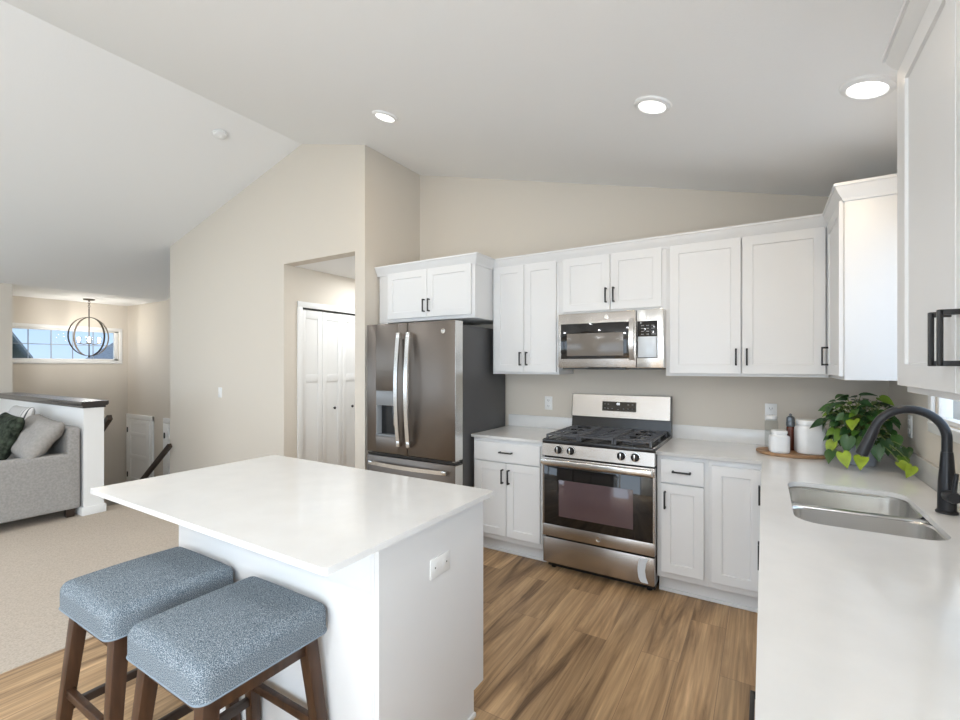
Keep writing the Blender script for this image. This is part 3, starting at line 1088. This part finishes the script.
MB().box(hx0 + .002, hx1 - .002, -.002, .077, hz0 + .001, hz0 + .016, .003).build('drip_tray', M['panel_gray'], dl)
MB().box(hx1 - .075, hx1 - .045, .035, .055, .95, 1.10, .006).build('paddle', M['steel'], dl)
MB().lathe([(.012, 1.05), (.010, 1.121)], ((hx0 + hx1) / 2 + .045, .03, 0), 16).build('nozzle', M['black'], dl)
dr = MB().box(seam + .003, FW, 0, .104, dz0, dz1, .004).build('door', M['steel_dark'], t)
MB().lathe([(.021, 0), (.021, .0015), (.018, .0025), (.0165, .0015), (0, .0018)], (.806, -.0002, 1.721), 32, axis='y').build('badge', M['steel'], dr)
MB().box(FW - .0005, FW + .0012, .003, .101, dz0 + .004, dz1 - .004).build('edge_trim', M['steel_bright'], dr)
for (hx, par) in ((.380, dl), (.484, dr)):
    P = []
    for i in range(17):
        s = i / 16
        P.append((hx, -.030 - .034 * math.sin(PI * s), .80 + .92 * s))
    h = MB().bar(P, .036, .014, (1, 0, 0))
    for z in (.80, 1.72):
        zz = z + (.022 if z < 1 else -.022)
        h.box(hx - .015, hx + .015, -.042, .001, zz - .024, zz + .024, .003)
    h.build('handle', M['steel_bright'], par)
MB().box(.004, FW - .004, .006, .104, .700, .722).build('gap_strip', M['black'], t)
fz = MB().box(0, FW, 0, .104, .075, .695, .004).build('freezer_drawer', M['steel_dark'], t)
MB().box(FW - .0005, FW + .0012, .003, .101, .08, .69).build('edge_trim', M['steel_bright'], fz)
P = [(.05 + .81 * i / 16, -.030 - .030 * math.sin(PI * i / 16), .637) for i in range(17)]
h = MB().bar(P, .030, .014, (0, 0, 1))
for x in (.072, .838):
    h.box(x - .022, x + .022, -.042, .001, .622, .652, .003)
h.build('handle', M['steel_bright'], fz)
for x in (.03, FW - .075):
    MB().box(x, x + .045, .02, .14, 1.7725, 1.800, .004).build('hinge_cover', M['panel_gray'], t)
for x in (.012, FW - .022):
    MB().box(x, x + .05 if x < .5 else x + .02, -.004, .06, .7225, .7255).build('hinge_plate', M['steel_bright'], t)

# ================================================================ RANGE
GX, GY = -1.348, 3.050
t = thing('gas_range', 'freestanding stainless gas range with black oven glass', 'range', (GX, GY, 0))
GW = .764
MB().box(.003, GW - .003, .045, .64, .055, .905, .002).box(.012, GW - .012, .075, .62, .012, .056).build('case', M['black'], t)
for px in (.05, GW - .05):
    for py in (.09, .58):
        MB().lathe([(.018, .001), (.018, .012), (.009, .014), (.009, .06)], (px, py, 0), 16).build('foot', M['black'], t)
ct = MB().box(0, GW, -.008, .60, .905, .934, .005).build('cooktop', M['black'], t)
MB().box(.0, .010, -.010, .60, .9345, .9375, .001).box(GW - .010, GW, -.010, .60, .9345, .9375, .001).build('side_trim', M['steel_bright'], ct)
cp = MB().prism([(-.020, .822), (-.006, .905), (.05, .905), (.05, .822)], 'x', 0, GW).build('control_panel', M['steel'], t)
for kx in (.126, .216, .559, .647):
    kb = MB().lathe([(.027, .0), (.027, .004), (.0235, .006), (.022, .022), (.019, .026), (0, .0265)], (kx, -.016, .869), 28, axis='y').build('knob', M['black'], t)
    MB().box(kx - .0045, kx + .0045, -.046, -.040, .848, .890, .002).build('grip', M['steel_bright'], kb)
    MB().lathe([(.030, 0), (.030, .0025), (.026, .003)], (kx, -.0155, .869), 28, axis='y').build('bezel', M['steel_bright'], kb)
od = MB()
od.box(0, GW, -.0, .044, .747, .806, .004)
od.box(0, GW, -.0, .044, .250, .334, .004)
od.box(0, .012, .0, .044, .33, .75).box(GW - .012, GW, .0, .044, .33, .75)
od.box(.01, GW - .01, .012, .044, .33, .75)
od = od.build('oven_door', M['steel'], t)
MB().box(.012, GW - .012, -.001, .0119, .335, .7465, .001).build('oven_glass', M['black_glass'], od)
ow = MB().box(.122, .630, -.0022, .0005, .40, .655, .001).build('oven_window', M['oven_inner'], od)
MB().lathe([(.020, 0), (.020, .0015), (.017, .0022), (.0155, .0012), (0, .0012)], (GW * .5 + .02, .0005, .292), 32, axis='y').build('badge', M['steel'], od)
hb = MB().box(.006, GW - .006, -.058, -.034, .765, .803, .008, 3)
for x in (.03, GW - .055):
    hb.box(x, x + .025, -.036, .001, .772, .797, .003)
hb.build('handle', M['steel_bright'], od)
MB().box(.01, GW - .01, .012, .05, .806, .823).build('vent_slot', M['black'], t)
dw = MB().box(0.003, GW - .002, .0, .044, .062, .240, .005).build('drawer', M['steel'], t)
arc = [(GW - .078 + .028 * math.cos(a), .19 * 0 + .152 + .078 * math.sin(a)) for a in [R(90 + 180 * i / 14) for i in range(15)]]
MB().prism([(GW - .040, .23)] + arc + [(GW - .040, .074), (GW - .054, .11), (GW - .060, .152), (GW - .054, .195)], 'y', -.0012, .0006).build('pale_patch', M['pale_gray'], dw)  # pale arc-shaped patch near the right end of the drawer
# burners and grates
for bx, by, br in ((.16, .14, .05), (.16, .43, .04), (.382, .285, .055), (.604, .14, .055), (.604, .43, .04)):
    MB().lathe([(br + .018, .9342), (br + .018, .937), (br, .944), (br, .952), (br - .012, .956), (0, .957)], (bx, by, 0), 28).build('burner', M['steel_bright'] if br < .05 else M['iron'], ct)
zt = .960
for k in range(3):
    x0, x1 = .022 + .241 * k, .022 + .241 * k + .237
    g = MB()
    y0, y1 = .012, .565
    for a, b, c, d in ((x0, x1, y0, y0 + .013), (x0, x1, y1 - .013, y1), (x0, x0 + .012, y0, y1), (x1 - .012, x1, y0, y1),
                       ((x0 + x1) / 2 - .006, (x0 + x1) / 2 + .006, y0, y1)):
        g.box(a, b, c, d, zt, zt + .010, .003)
    n = 6
    for j in range(n):
        y = y0 + (y1 - y0) * (j + 1) / (n + 1)
        if k == 1 or j % 2 == 0:
            g.box(x0, x1, y - .0055, y + .0055, zt + .001, zt + .011, .003)
        else:
            g.box(x0, x0 + .065, y - .0055, y + .0055, zt + .001, zt + .011, .003)
            g.box(x1 - .065, x1, y - .0055, y + .0055, zt + .001, zt + .011, .003)
    for a in (x0, x1 - .013):
        for b in (y0, (y0 + y1) / 2, y1 - .013):
            g.box(a, a + .013, b, b + .013, .9345, zt + .004)
    g.build('grate', M['iron'], ct)
bgd = MB().prism([(.585, .905), (.600, 1.040), (.581, 1.048), (.607, 1.224), (.648, 1.224), (.648, .905)], 'x', .0, GW).build('backguard', M['black'], t)
bs = MB().prism([(.5765, 1.048), (.6025, 1.222), (.607, 1.222), (.581, 1.048)], 'x', .006, GW - .006).build('backguard_panel', M['steel'], t)
dp = MB().prism([(.5826, 1.098), (.5937, 1.172), (.598, 1.172), (.588, 1.098)], 'x', .253, .515).build('display', M['black_glass'], t)
text_mesh('digits', '88', .026, (.378, .5906, 1.154), (R(90 - 8.5), 0, 0), M['digit'], dp)
bt = MB()
for x, z in ((.275, 1.152), (.300, 1.150), (.275, 1.120), (.300, 1.118), (.333, 1.118), (.42, 1.118), (.455, 1.152), (.488, 1.152), (.455, 1.120), (.488, 1.120), (.378, 1.112)):
    bt.box(x - .0055, x + .0055, .5826 + (z - 1.098) * .15 - .0010, .5826 + (z - 1.098) * .15 + .003, z - .0025, z + .0025)
bt.build('touch_keys', M['button'], dp)

# ================================================================ MICROWAVE
t = thing('microwave', 'over-the-range stainless microwave with black window', 'microwave', (-1.334, 3.320, 0))
MW = .757
MB().box(.0, MW, .022, .398, 1.438, 1.8435, .003).build('case', M['steel_bright'], t)
MB().box(.02, MW - .02, .03, .39, 1.428, 1.438).build('bottom_grille', M['slot'], t)
MB().box(.22, .50, .0, .10, 1.426, 1.4375).build('lamp_cover', M['black'], t)
md = MB().box(.0, .575, -.012, .0215, 1.441, 1.842, .004).build('door', M['steel'], t)
MB().box(.022, .530, -.0135, -.0115, 1.504, 1.766, .001).build('black_frame', M['black_glass'], md)
MB().box(.070, .488, -.0150, -.013, 1.527, 1.692, .001).build('window', M['micro_window'], md)
MB().lathe([(.015, 0), (.015, .0015), (.012, .0022), (.011, .0012), (0, .0012)], (.368, -.0116, 1.805), 28, axis='y').build('badge', M['steel_bright'], md)
P = [(.550, -.022 - .030 * math.sin(PI * i / 16), 1.495 + .285 * i / 16) for i in range(17)]
h = MB().bar(P, .032, .012, (1, 0, 0))
h.box(.534, .566, -.028, -.011, 1.492, 1.520, .002).box(.534, .566, -.028, -.011, 1.756, 1.784, .002)
h.build('handle', M['steel_bright'], md)
pn = MB().box(.579, MW, -.012, .0215, 1.441, 1.842, .004).build('control_panel', M['steel_bright'], t)
MB().box(.584, .718, -.0135, -.0115, 1.506, 1.762, .001).build('keypad', M['black_glass'], pn)
kk = MB()
for i in range(4):
    for j in range(3):
        kk.box(.610 + .034 * j, .628 + .034 * j, -.0142, -.0134, 1.668 + .020 * i, 1.674 + .020 * i)
MB().box(.590, .712, -.0150, -.0138, 1.512, 1.655, .0004).build('pale_patch', M['pale_gray'], pn)  # pale patch over the lower half of the keypad
kk.build('touch_keys', M['button'], pn)

# ================================================================ COUNTER ITEMS
bd = MB()
pr = []
ring = []
for i in range(72):
    a = 2 * PI * i / 72
    w = 1 + .025 * math.sin(3 * a + 1) + .015 * math.sin(7 * a)
    ring.append((.195 * math.cos(a) * w, .150 * math.sin(a) * w))
loft(bd, [([(x * .97, y * .97) for x, y in ring], .0008), (ring, .005), (ring, .014), ([(x * .975, y * .975) for x, y in ring], .018)])
bd.add([(x * .97, y * .97, .0008) for x, y in ring], [list(range(72))[::-1]])
tag(bd.build('wooden_board', M['board'], loc=(.148, 3.405, .914)), 'round wooden serving board under the white canisters', 'board')
ZB = .914 + .0185


def jar(name, label, x, y, s, h, neck, rz, group):
    t = thing(name, label, 'canister', (x, y, ZB), rz, group)
    r = s * .30
    hs = s / 2
    q = lambda k: rrect(-hs * k, hs * k, -hs * k, hs * k, r * k)
    m = MB()
    loft(m, [(q(.90), .0005), (q(.98), .006), (q(1), .014), (q(1), h * .68), (q(.97), h * .75), (q(neck + .04), h * .80), (q(neck), h * .82), (q(neck), h * .86)])
    m.add([(p[0], p[1], .0005) for p in q(.9)], [list(range(28))[::-1]])
    m.build('body', M['ceramic'], t)
    m = MB()
    loft(m, [(q(neck + .02), h * .862), (q(neck + .06), h * .875), (q(neck + .06), h * .975), (q(neck + .02), h)])
    m.add([(p[0], p[1], h * .862) for p in q(neck + .02)], [list(range(28))[::-1]])
    m.build('lid', M['ceramic'], t)
    return t


jar('canister', 'small white ceramic canister at the front of the wooden board', .078, 3.330, .102, .132, .72, 12, 'white ceramic canisters')
jar('canister', 'large white ceramic canister on the wooden board next to the plant', .236, 3.395, .150, .198, .84, 10, 'white ceramic canisters')
t = thing('pepper_grinder', 'slim pepper grinder with gray cap between the two white canisters', 'grinder', (.140, 3.452, ZB))
MB().lathe([(.021, .0005), (.022, .004), (.022, .140), (.020, .146)], n=24).build('jar', M['pepper'], t)
MB().lathe([(.023, .1465), (.024, .152), (.024, .175), (.021, .178), (.023, .181), (.021, .202), (.012, .210), (.007, .212), (.008, .222), (0, .226)], n=24).build('cap', M['grinder'], t)
t = thing('glass_bottle', 'clear glass bottle behind the small white canister', 'bottle', (.040, 3.470, ZB))
MB().lathe([(.036, .0005), (.038, .006), (.038, .155), (.036, .172), (.030, .180), (.030, .186), (.027, .186), (.027, .178), (.034, .166), (.034, .010), (0, .008)], n=28, cap=True).build('jar', M['clear'], t)
MB().lathe([(.031, .1865), (.032, .190), (.032, .203), (.028, .206), (0, .206)], n=24).build('lid', M['plate'], t)

# pothos
PX, PY = .455, 3.245
t = thing('potted_plant', 'trailing green pothos in a pale pot in the counter corner', 'plant', (PX, PY, .914))
MB().lathe([(.054, .0005), (.060, .004), (.074, .125), (.078, .130), (.078, .150), (.073, .150), (.070, .120)], n=36, cap=True).build('pot', M['pot'], t)
MB().lathe([(.0705, .118), (0, .128)], n=28, cap=False).build('soil', M['soil'], t)
rng = random.Random(11)


def heart(mb, base, d, nrm, L):
    """heart leaf from its base along d with upward normal nrm, folded a little on the midrib"""
    d = Vector(d).normalized()
    n = Vector(nrm)
    n = (n - d * n.dot(d)).normalized()
    s = d.cross(n)
    W = L * .37
    prof = [(-.14, .30), (-.10, .62), (.02, .90), (.18, 1.0), (.36, .94), (.55, .74), (.75, .44), (.90, .18), (1.0, 0)]
    cen = []
    lf, rt = [], []
    for (u, w) in prof:
        droop = -.22 * max(u, 0) ** 2 * L
        c = Vector(base) + d * (u * L) + n * (droop)
        if u < 0:
            cc = Vector(base) + d * (0 * L)
        else:
            cc = c
        cen.append(cc - n * (.03 * L))
        lf.append(c + s * (w * W) + n * (.10 * L * w))
        rt.append(c - s * (w * W) + n * (.10 * L * w))
    vs = cen + lf + rt
    k = len(prof)
    fs = []
    for i in range(k - 1):
        if (cen[i] - cen[i + 1]).length < 1e-6:
            fs.append([i, k + i + 1, k + i])
            fs.append([i, 2 * k + i, 2 * k + i + 1])
        else:
            fs.append([i, i + 1, k + i + 1, k + i])
            fs.append([i + 1, i, 2 * k + i, 2 * k + i + 1])
    # weld the two halves along the midrib happens through shared cen vertices
    mb.add(vs, fs)


FOL, VIN, LIM = MB(), MB(), MB()
camdir = Vector((-PX, -PY, .4)).normalized()
pts_used = []
spots = []
for i in range(210):
    a = rng.uniform(0, 2 * PI)
    el = rng.uniform(-.35, 1.0)
    rx = .165 + .03 * rng.random()
    p = Vector((math.cos(a) * rx * math.cos(el * 1.2) - .015, math.sin(a) * .15 * math.cos(el * 1.2), .215 + .145 * math.sin(el * 1.45)))
    p *= rng.uniform(.72, 1.03)
    if p.x > .150:
        p.x = .150
    if p.z < .05 and p.xy.length < .12:
        p.xy *= 1.4
    p.z = max(p.z, .045)
    p.x += .012
    spots.append((p, rng.uniform(.036, .060)))
# the leaves that stand out in the photograph: fallen lime leaves in front, trail along the splash
for (x, y, z, L) in ((-.10, -.20, .055, .085), (-.035, -.23, .05, .085), (-.145, -.10, .10, .08), (-.15, -.14, .055, .08), (-.20, .00, .21, .085), (-.16, .02, .30, .075),
                     (.02, -.02, .385, .07), (-.09, .0, .375, .075), (.09, -.06, .36, .075), (.12, -.14, .16, .07), (.13, -.20, .10, .075), (-.02, -.15, .13, .09), (.04, -.16, .10, .085), (.08, -.15, .13, .08), (-.08, -.15, .13, .09), (-.11, -.12, .17, .08), (.0, -.17, .18, .08),
                     (.125, -.24, .075, .07), (.14, -.28, .05, .07), (.15, -.31, .04, .065), (.15, -.22, .12, .06), (-.06, -.16, .24, .08), (.03, -.17, .27, .08)):
    spots.append((Vector((x, y, z)), L))
LIMES = ((-.10, -.20, .055), (-.035, -.23, .05), (.14, -.28, .05), (.15, -.31, .04), (-.06, -.16, .24), (-.145, -.10, .10))
for (p, L) in spots:
    out = Vector((p.x, p.y, (p.z - .16) * .5))
    d = (out.normalized() * .7 + Vector((rng.uniform(-.5, .5), rng.uniform(-.5, .5), -.55))).normalized()
    n = (out.normalized() * .6 + camdir * .55 + Vector((0, 0, .75)) + Vector([rng.uniform(-.45, .45) for _ in range(3)])).normalized()
    b = p - d * L * .4
    if b.z + d.z * L - .22 * L < .012:
        d.z = max(d.z, (.018 + .25 * L - b.z) / L)
        d.normalize()
    # keep clear of the walls
    tip = b + d * L
    if PX + max(tip.x, b.x) > .600:
        b.x -= PX + max(tip.x, b.x) - .600
    lime = any((p - Vector(q)).length < .001 for q in LIMES)
    heart(LIM if lime else FOL, b, d, n, L)
    root = Vector((rng.uniform(-.05, .05), rng.uniform(-.05, .05), .13))
    mid = (root + b) / 2 + Vector((0, 0, .05 + .04 * rng.random()))
    C = []
    for i in range(8):
        s = i / 7
        C.append(root * (1 - s) ** 2 + mid * 2 * s * (1 - s) + b * s * s)
    if b.z > .10 or rng.random() < .5:
        VIN.tube(C, .0017, 5)
FOL.build('foliage', M['leaf'], t, smooth=60)
LIM.build('lime_leaves', M['lime'], t, smooth=60)
VIN.build('stems', M['vine'], t)

# ================================================================ PLATES, DETECTOR, RECESSED LIGHTS


def outlet(label, loc, rz, sw=False, w=.070, h=.115):
    t = thing('light_switch' if sw else 'wall_outlet', label, 'light switch' if sw else 'outlet', loc, rz)
    MB().box(-w / 2, w / 2, -.006, -.0005, -h / 2, h / 2, .002).build('cover_plate', M['plate'], t)
    if sw:
        MB().box(-.016, .016, -.009, -.0055, -.033, .033, .002).build('rocker', M['plate'], t)
    else:
        for z in (-.024, .024):
            r = MB().box(-.016, .016, -.0085, -.0055, z - .015, z + .015, .004).build('receptacle', M['plate'], t)
            MB().box(-.008, -.0055, -.0090, -.0083, z - .004, z + .007).box(.0055, .008, -.0090, -.0083, z - .004, z + .007)\
                .lathe([(.0025, 0.0083), (.0025, .0090)], (0, 0, z - .009), 8, axis='y').build('slots', M['slot'], r)


outlet('white outlet left of the range', (-1.588, YB, 1.131), 0)
outlet('white outlet above the canisters', (.040, YB, 1.139), 0)
outlet('white outlet on the right wall behind the plant', (XR, 3.225, 1.14), -90)
outlet('white light switch on the greige gable wall', (-5.300, YF, 1.146), 0, True)

SL = math.atan(PITCH)
t = thing('smoke_detector', 'white smoke detector on the left ceiling slope', 'smoke detector', (-4.176, 2.324, cz(-4.176)), rot=(0, -SL, 0))
MB().lathe([(.050, -.0005), (.062, -.006), (.062, -.014), (.055, -.016)], n=36).build('base_ring', M['plate'], t)
MB().lathe([(.054, -.0165), (.052, -.030), (.036, -.040), (0, -.042)], n=36).build('cover', M['plate'], t)
MB().lathe([(.008, -.0405), (.007, -.046), (0, -.0465)], n=14).build('button', M['plate'], t)

def can(t, power, warm=False):
    MB().lathe([(.066, -.0140), (.070, -.016), (.088, -.009), (.092, -.0005)], n=44, cap=False).lathe([(.066, -.0140), (.064, -.006)], n=44, cap=False).build('trim_ring', M['plate'], t)
    MB().lathe([(.0645, -.0075), (.05, -.0085), (0, -.009)], n=40, cap=False).build('lens', M['lens'], t)
    d = bpy.data.lights.new('lamp', 'AREA')
    d.shape = 'DISK'
    d.size = .125
    d.color = (1.0, .78, .52) if warm else (.93, .97, 1.0)
    d.energy = power
    lo = bpy.data.objects.new('lamp', d)
    COL.objects.link(lo)
    lo.parent = t
    lo.location = (0, 0, -.018)


for (x, y, lb) in ((.347, 2.335, 'round recessed ceiling light on the right, above the sink window'),
                   (-.473, 2.415, 'round recessed ceiling light in the middle, above the range cabinets'),
                   (-2.285, 2.44, 'round recessed ceiling light on the left, in front of the alcove wall')):
    t = thing('recessed_light', lb, 'ceiling light', (x, y, cz(x)), rot=(0, SL, 0), group='recessed ceiling lights')
    can(t, 2.8, True)
t = thing('hall_fill_light', 'added recessed fill light inside the hall by the closet', 'ceiling light', (-3.62, 3.9, 2.482))
can(t, 10)  # unseen lamp, added to brighten the hall
for (x, y, lb) in ((-.47, .25, 'added recessed fill light above the right counter run, out of frame'),
                   (-2.3, .25, 'added recessed fill light above the bar stools, out of frame'),
                   (-.47, -1.7, 'added recessed fill light in the dining end by the patio door'),
                   (-2.3, -1.7, 'added recessed fill light in the dining end left of the patio door'),
                   (-5.5, .7, 'added recessed fill light above the sofa end of the living room'),
                   (-5.5, -1.6, 'added recessed fill light in front of the living room window')):
    t = thing('recessed_light', lb, 'ceiling light', (x, y, cz(x)), rot=(0, SL if x > RX else -SL, 0), group='recessed ceiling lights')
    can(t, 3.5 if y > 0 and x > RX else (30 if x > RX else 11))  # these cans are added out of view as room fill

# ================================================================ ENTRY: chandelier, rails
t = thing('chandelier', 'round iron globe chandelier hanging over the entry stairs', 'chandelier', (-9.1, 3.0, 2.503))
MB().lathe([(.075, -.0005), (.075, -.014), (.06, -.020), (.015, -.024), (.010, -.035)], n=28).build('canopy', M['iron_light'], t)
ch = MB()
for i in range(4):
    zc = -.055 - .028 * i
    ch.tube([(.013 * math.cos(a) * (i % 2), .013 * math.cos(a) * (1 - i % 2), zc + .02 * math.sin(a)) for a in [2 * PI * j / 12 for j in range(12)]], .003, 6, closed=True)
ch.build('chain', M['iron_light'], t)
MB().tube([(0, 0, -.15), (0, 0, -.89)], .008, 10).build('rod', M['iron_light'], t)
cz0 = -.593
for k, a in enumerate((R(18.7), R(108.7))):
    ring = [(.305 * math.cos(s) * math.cos(a), .305 * math.cos(s) * math.sin(a), cz0 + .305 * math.sin(s)) for s in [2 * PI * j / 48 for j in range(48)]]
    MB().bar(ring, .026, .006, (-math.sin(a), math.cos(a), 0), closed=True).build('ring', M['iron_light'], t)
MB().lathe([(.0, -.925), (.014, -.920), (.012, -.898), (.02, -.892), (.0, -.885)], n=16).build('finial', M['iron_light'], t)
for k in range(4):
    a = R(28 + 45 + 90 * k)
    e = (.125 * math.cos(a), .125 * math.sin(a))
    am = MB().tube([(0, 0, -.70), (e[0] * .5, e[1] * .5, -.715), (e[0], e[1], -.70)], .006, 8)\
        .lathe([(.028, -.70), (.030, -.692), (.012, -.69)], (e[0], e[1], 0), 16).build('arm', M['iron_light'], t)
    MB().lathe([(.032, -.690), (.037, -.60), (.035, -.60), (.030, -.688)], (e[0], e[1], 0), 20, cap=False).build('glass_shade', M['clear'], am)
    MB().lathe([(.012, -.689), (.013, -.66), (.020, -.635), (.016, -.612), (0, -.605)], (e[0], e[1], 0), 16).build('bulb', M['bulb'], am)
d = bpy.data.lights.new('lamp', 'POINT')
d.energy = 13
d.color = (1, .96, .90)
d.shadow_soft_size = .08
lo = bpy.data.objects.new('lamp', d)
COL.objects.link(lo)
lo.parent = t
lo.location = (0, 0, -.57)


def rail(name, label, a, b, brackets):
    t = thing(name, label, 'handrail', a)
    v = Vector(b) - Vector(a)
    MB().bar([(0, 0, 0), tuple(v)], .042, .052, (0, 1, 0)).build('rail', M['rail_wood'], t)
    for s, off in brackets:
        p = v * s
        MB().tube([(p.x, p.y, p.z - .02), (p.x, p.y, p.z - .06), (p.x, p.y + off, p.z - .07)], .007, 8).build('bracket', M['handle'], t)
    return t


rail('handrail', 'dark handrail sloping down past the end of the gable wall', (-6.33, YF - .055, .455), (-7.83, YF - .055, -.625), ())
rail('handrail', 'short visible end of the dark handrail behind the half wall', (-5.66, 2.035, .93), (-7.36, 2.035, -.27), ((.12, -.070), (.8, -.070)))

# ================================================================ SOFA
t = thing('sofa', 'gray upholstered sofa backed against the white half wall', 'sofa', (-6.605, 1.30, 0))
# local: x -1.0..1.0, y -.5..+.48 (back)
MB().softbox(1.98, .86, .24, .02, 0, (0, .0, .215), 8).build('base', M['sofa'], t, smooth=60)
for s in (-1, 1):
    MB().softbox(.115, .95, .535, .02, 0, (s * .948, .0, .357), 10).build('arm', M['sofa'], t, smooth=60)
MB().softbox(2.01, .10, .78, .022, 0, (0, .434, .477), 10).build('backrest', M['sofa'], t, smooth=60)
for s in (-1, 0, 1):
    MB().softbox(.585, .72, .17, .05, .02, (s * .59, -.10, .43), 10).build('seat_cushion', M['sofa'], t, smooth=60)
for sx in (-.93, .93):
    for sy in (-.40, .42):
        MB().frustum((sx, sy, .007), (sx, sy, .10), .03, .038, bev=.003).build('foot', M['rail_wood'], t)


def pillow(label, loc, rot, w, h, d, m, name='throw_pillow', cat='pillow', wrinkle=.006, seed=1):
    rg = random.Random(seed)
    ph = [rg.uniform(0, 6) for _ in range(4)]

    def f(p):
        u, v = p.x / (w / 2), p.z / (h / 2)
        k = (max(0, 1 - abs(u) ** 3.2) * max(0, 1 - abs(v) ** 3.2)) ** .45
        y = p.y * (.10 + .90 * k) + wrinkle * k * math.sin(7 * u + ph[0] + 3 * v) * math.cos(5 * v + ph[1])
        x = p.x * (1 - .06 * (1 - abs(v) ** 2) * 0 - .05 * (1 - v * v) * abs(u) ** 4)
        z = p.z * (1 - .06 * (1 - u * u) * abs(v) ** 4)
        return (x, y, z)
    o = MB().softbox(w, d, h, min(d * .48, .06), 0, (0, 0, 0), 18, fn=f).build(name, m, None, smooth=75)
    o.location = loc
    o.rotation_euler = [R(a) for a in rot]
    return tag(o, label, cat)


pillow('large taupe cushion slouched over the sofa corner by the half wall', (-5.985, 1.545, .765), (-36, 3, -2), .80, .43, .19, M['cushion'], 'back_cushion', 'cushion', .014, 3)
pillow('pale pillow with dark stripes at the left edge of the sofa', (-6.68, 1.585, .80), (-16, 0, 3), .52, .48, .13, M['stripe'], seed=5)
pillow('dark green patterned pillow in front of the striped pillow', (-6.18, 1.375, .775), (-20, 5, 4), .46, .45, .14, M['green'], seed=8)

# ================================================================ OUTSIDE
struct('ground', MB().box(-60, XE - .2, -30, 40, -2.6, -2.4), M['ground'], smooth=0)
t = thing('neighbor_house', 'gray-roofed neighbor house at the left of the entry window', 'house', (-24, 2.2, -2.4))
MB().box(-6, 0, -3.4, 3.4, 0, 4.1).build('wall', M['siding'], t)
MB().prism([(-3.9, 4.05), (-3.9, 4.17), (0, 10.6), (3.9, 4.17), (3.9, 4.05), (0, 10.4)], 'x', -6.3, .3).build('roof', M['roof'], t)
MB().prism([(-3.4, 4.1), (0, 9.7), (3.4, 4.1)], 'x', -5.9, -.01).build('gable', M['siding'], t)
MB().box(.005, .34, -3.95, 3.95, 3.93, 4.06).build('fascia', M['trim'], t)
t = thing('neighbor_house', 'low neighbor roof at the right of the entry window', 'house', (-24, 12.3, -2.4))
MB().box(-6, 0, -2.2, 4, 0, 4.1).build('wall', M['siding'], t)
MB().prism([(-2.6, 4.1), (.9, 6.7), (4.4, 4.1)], 'x', -6.3, .3).build('roof', M['roof'], t)
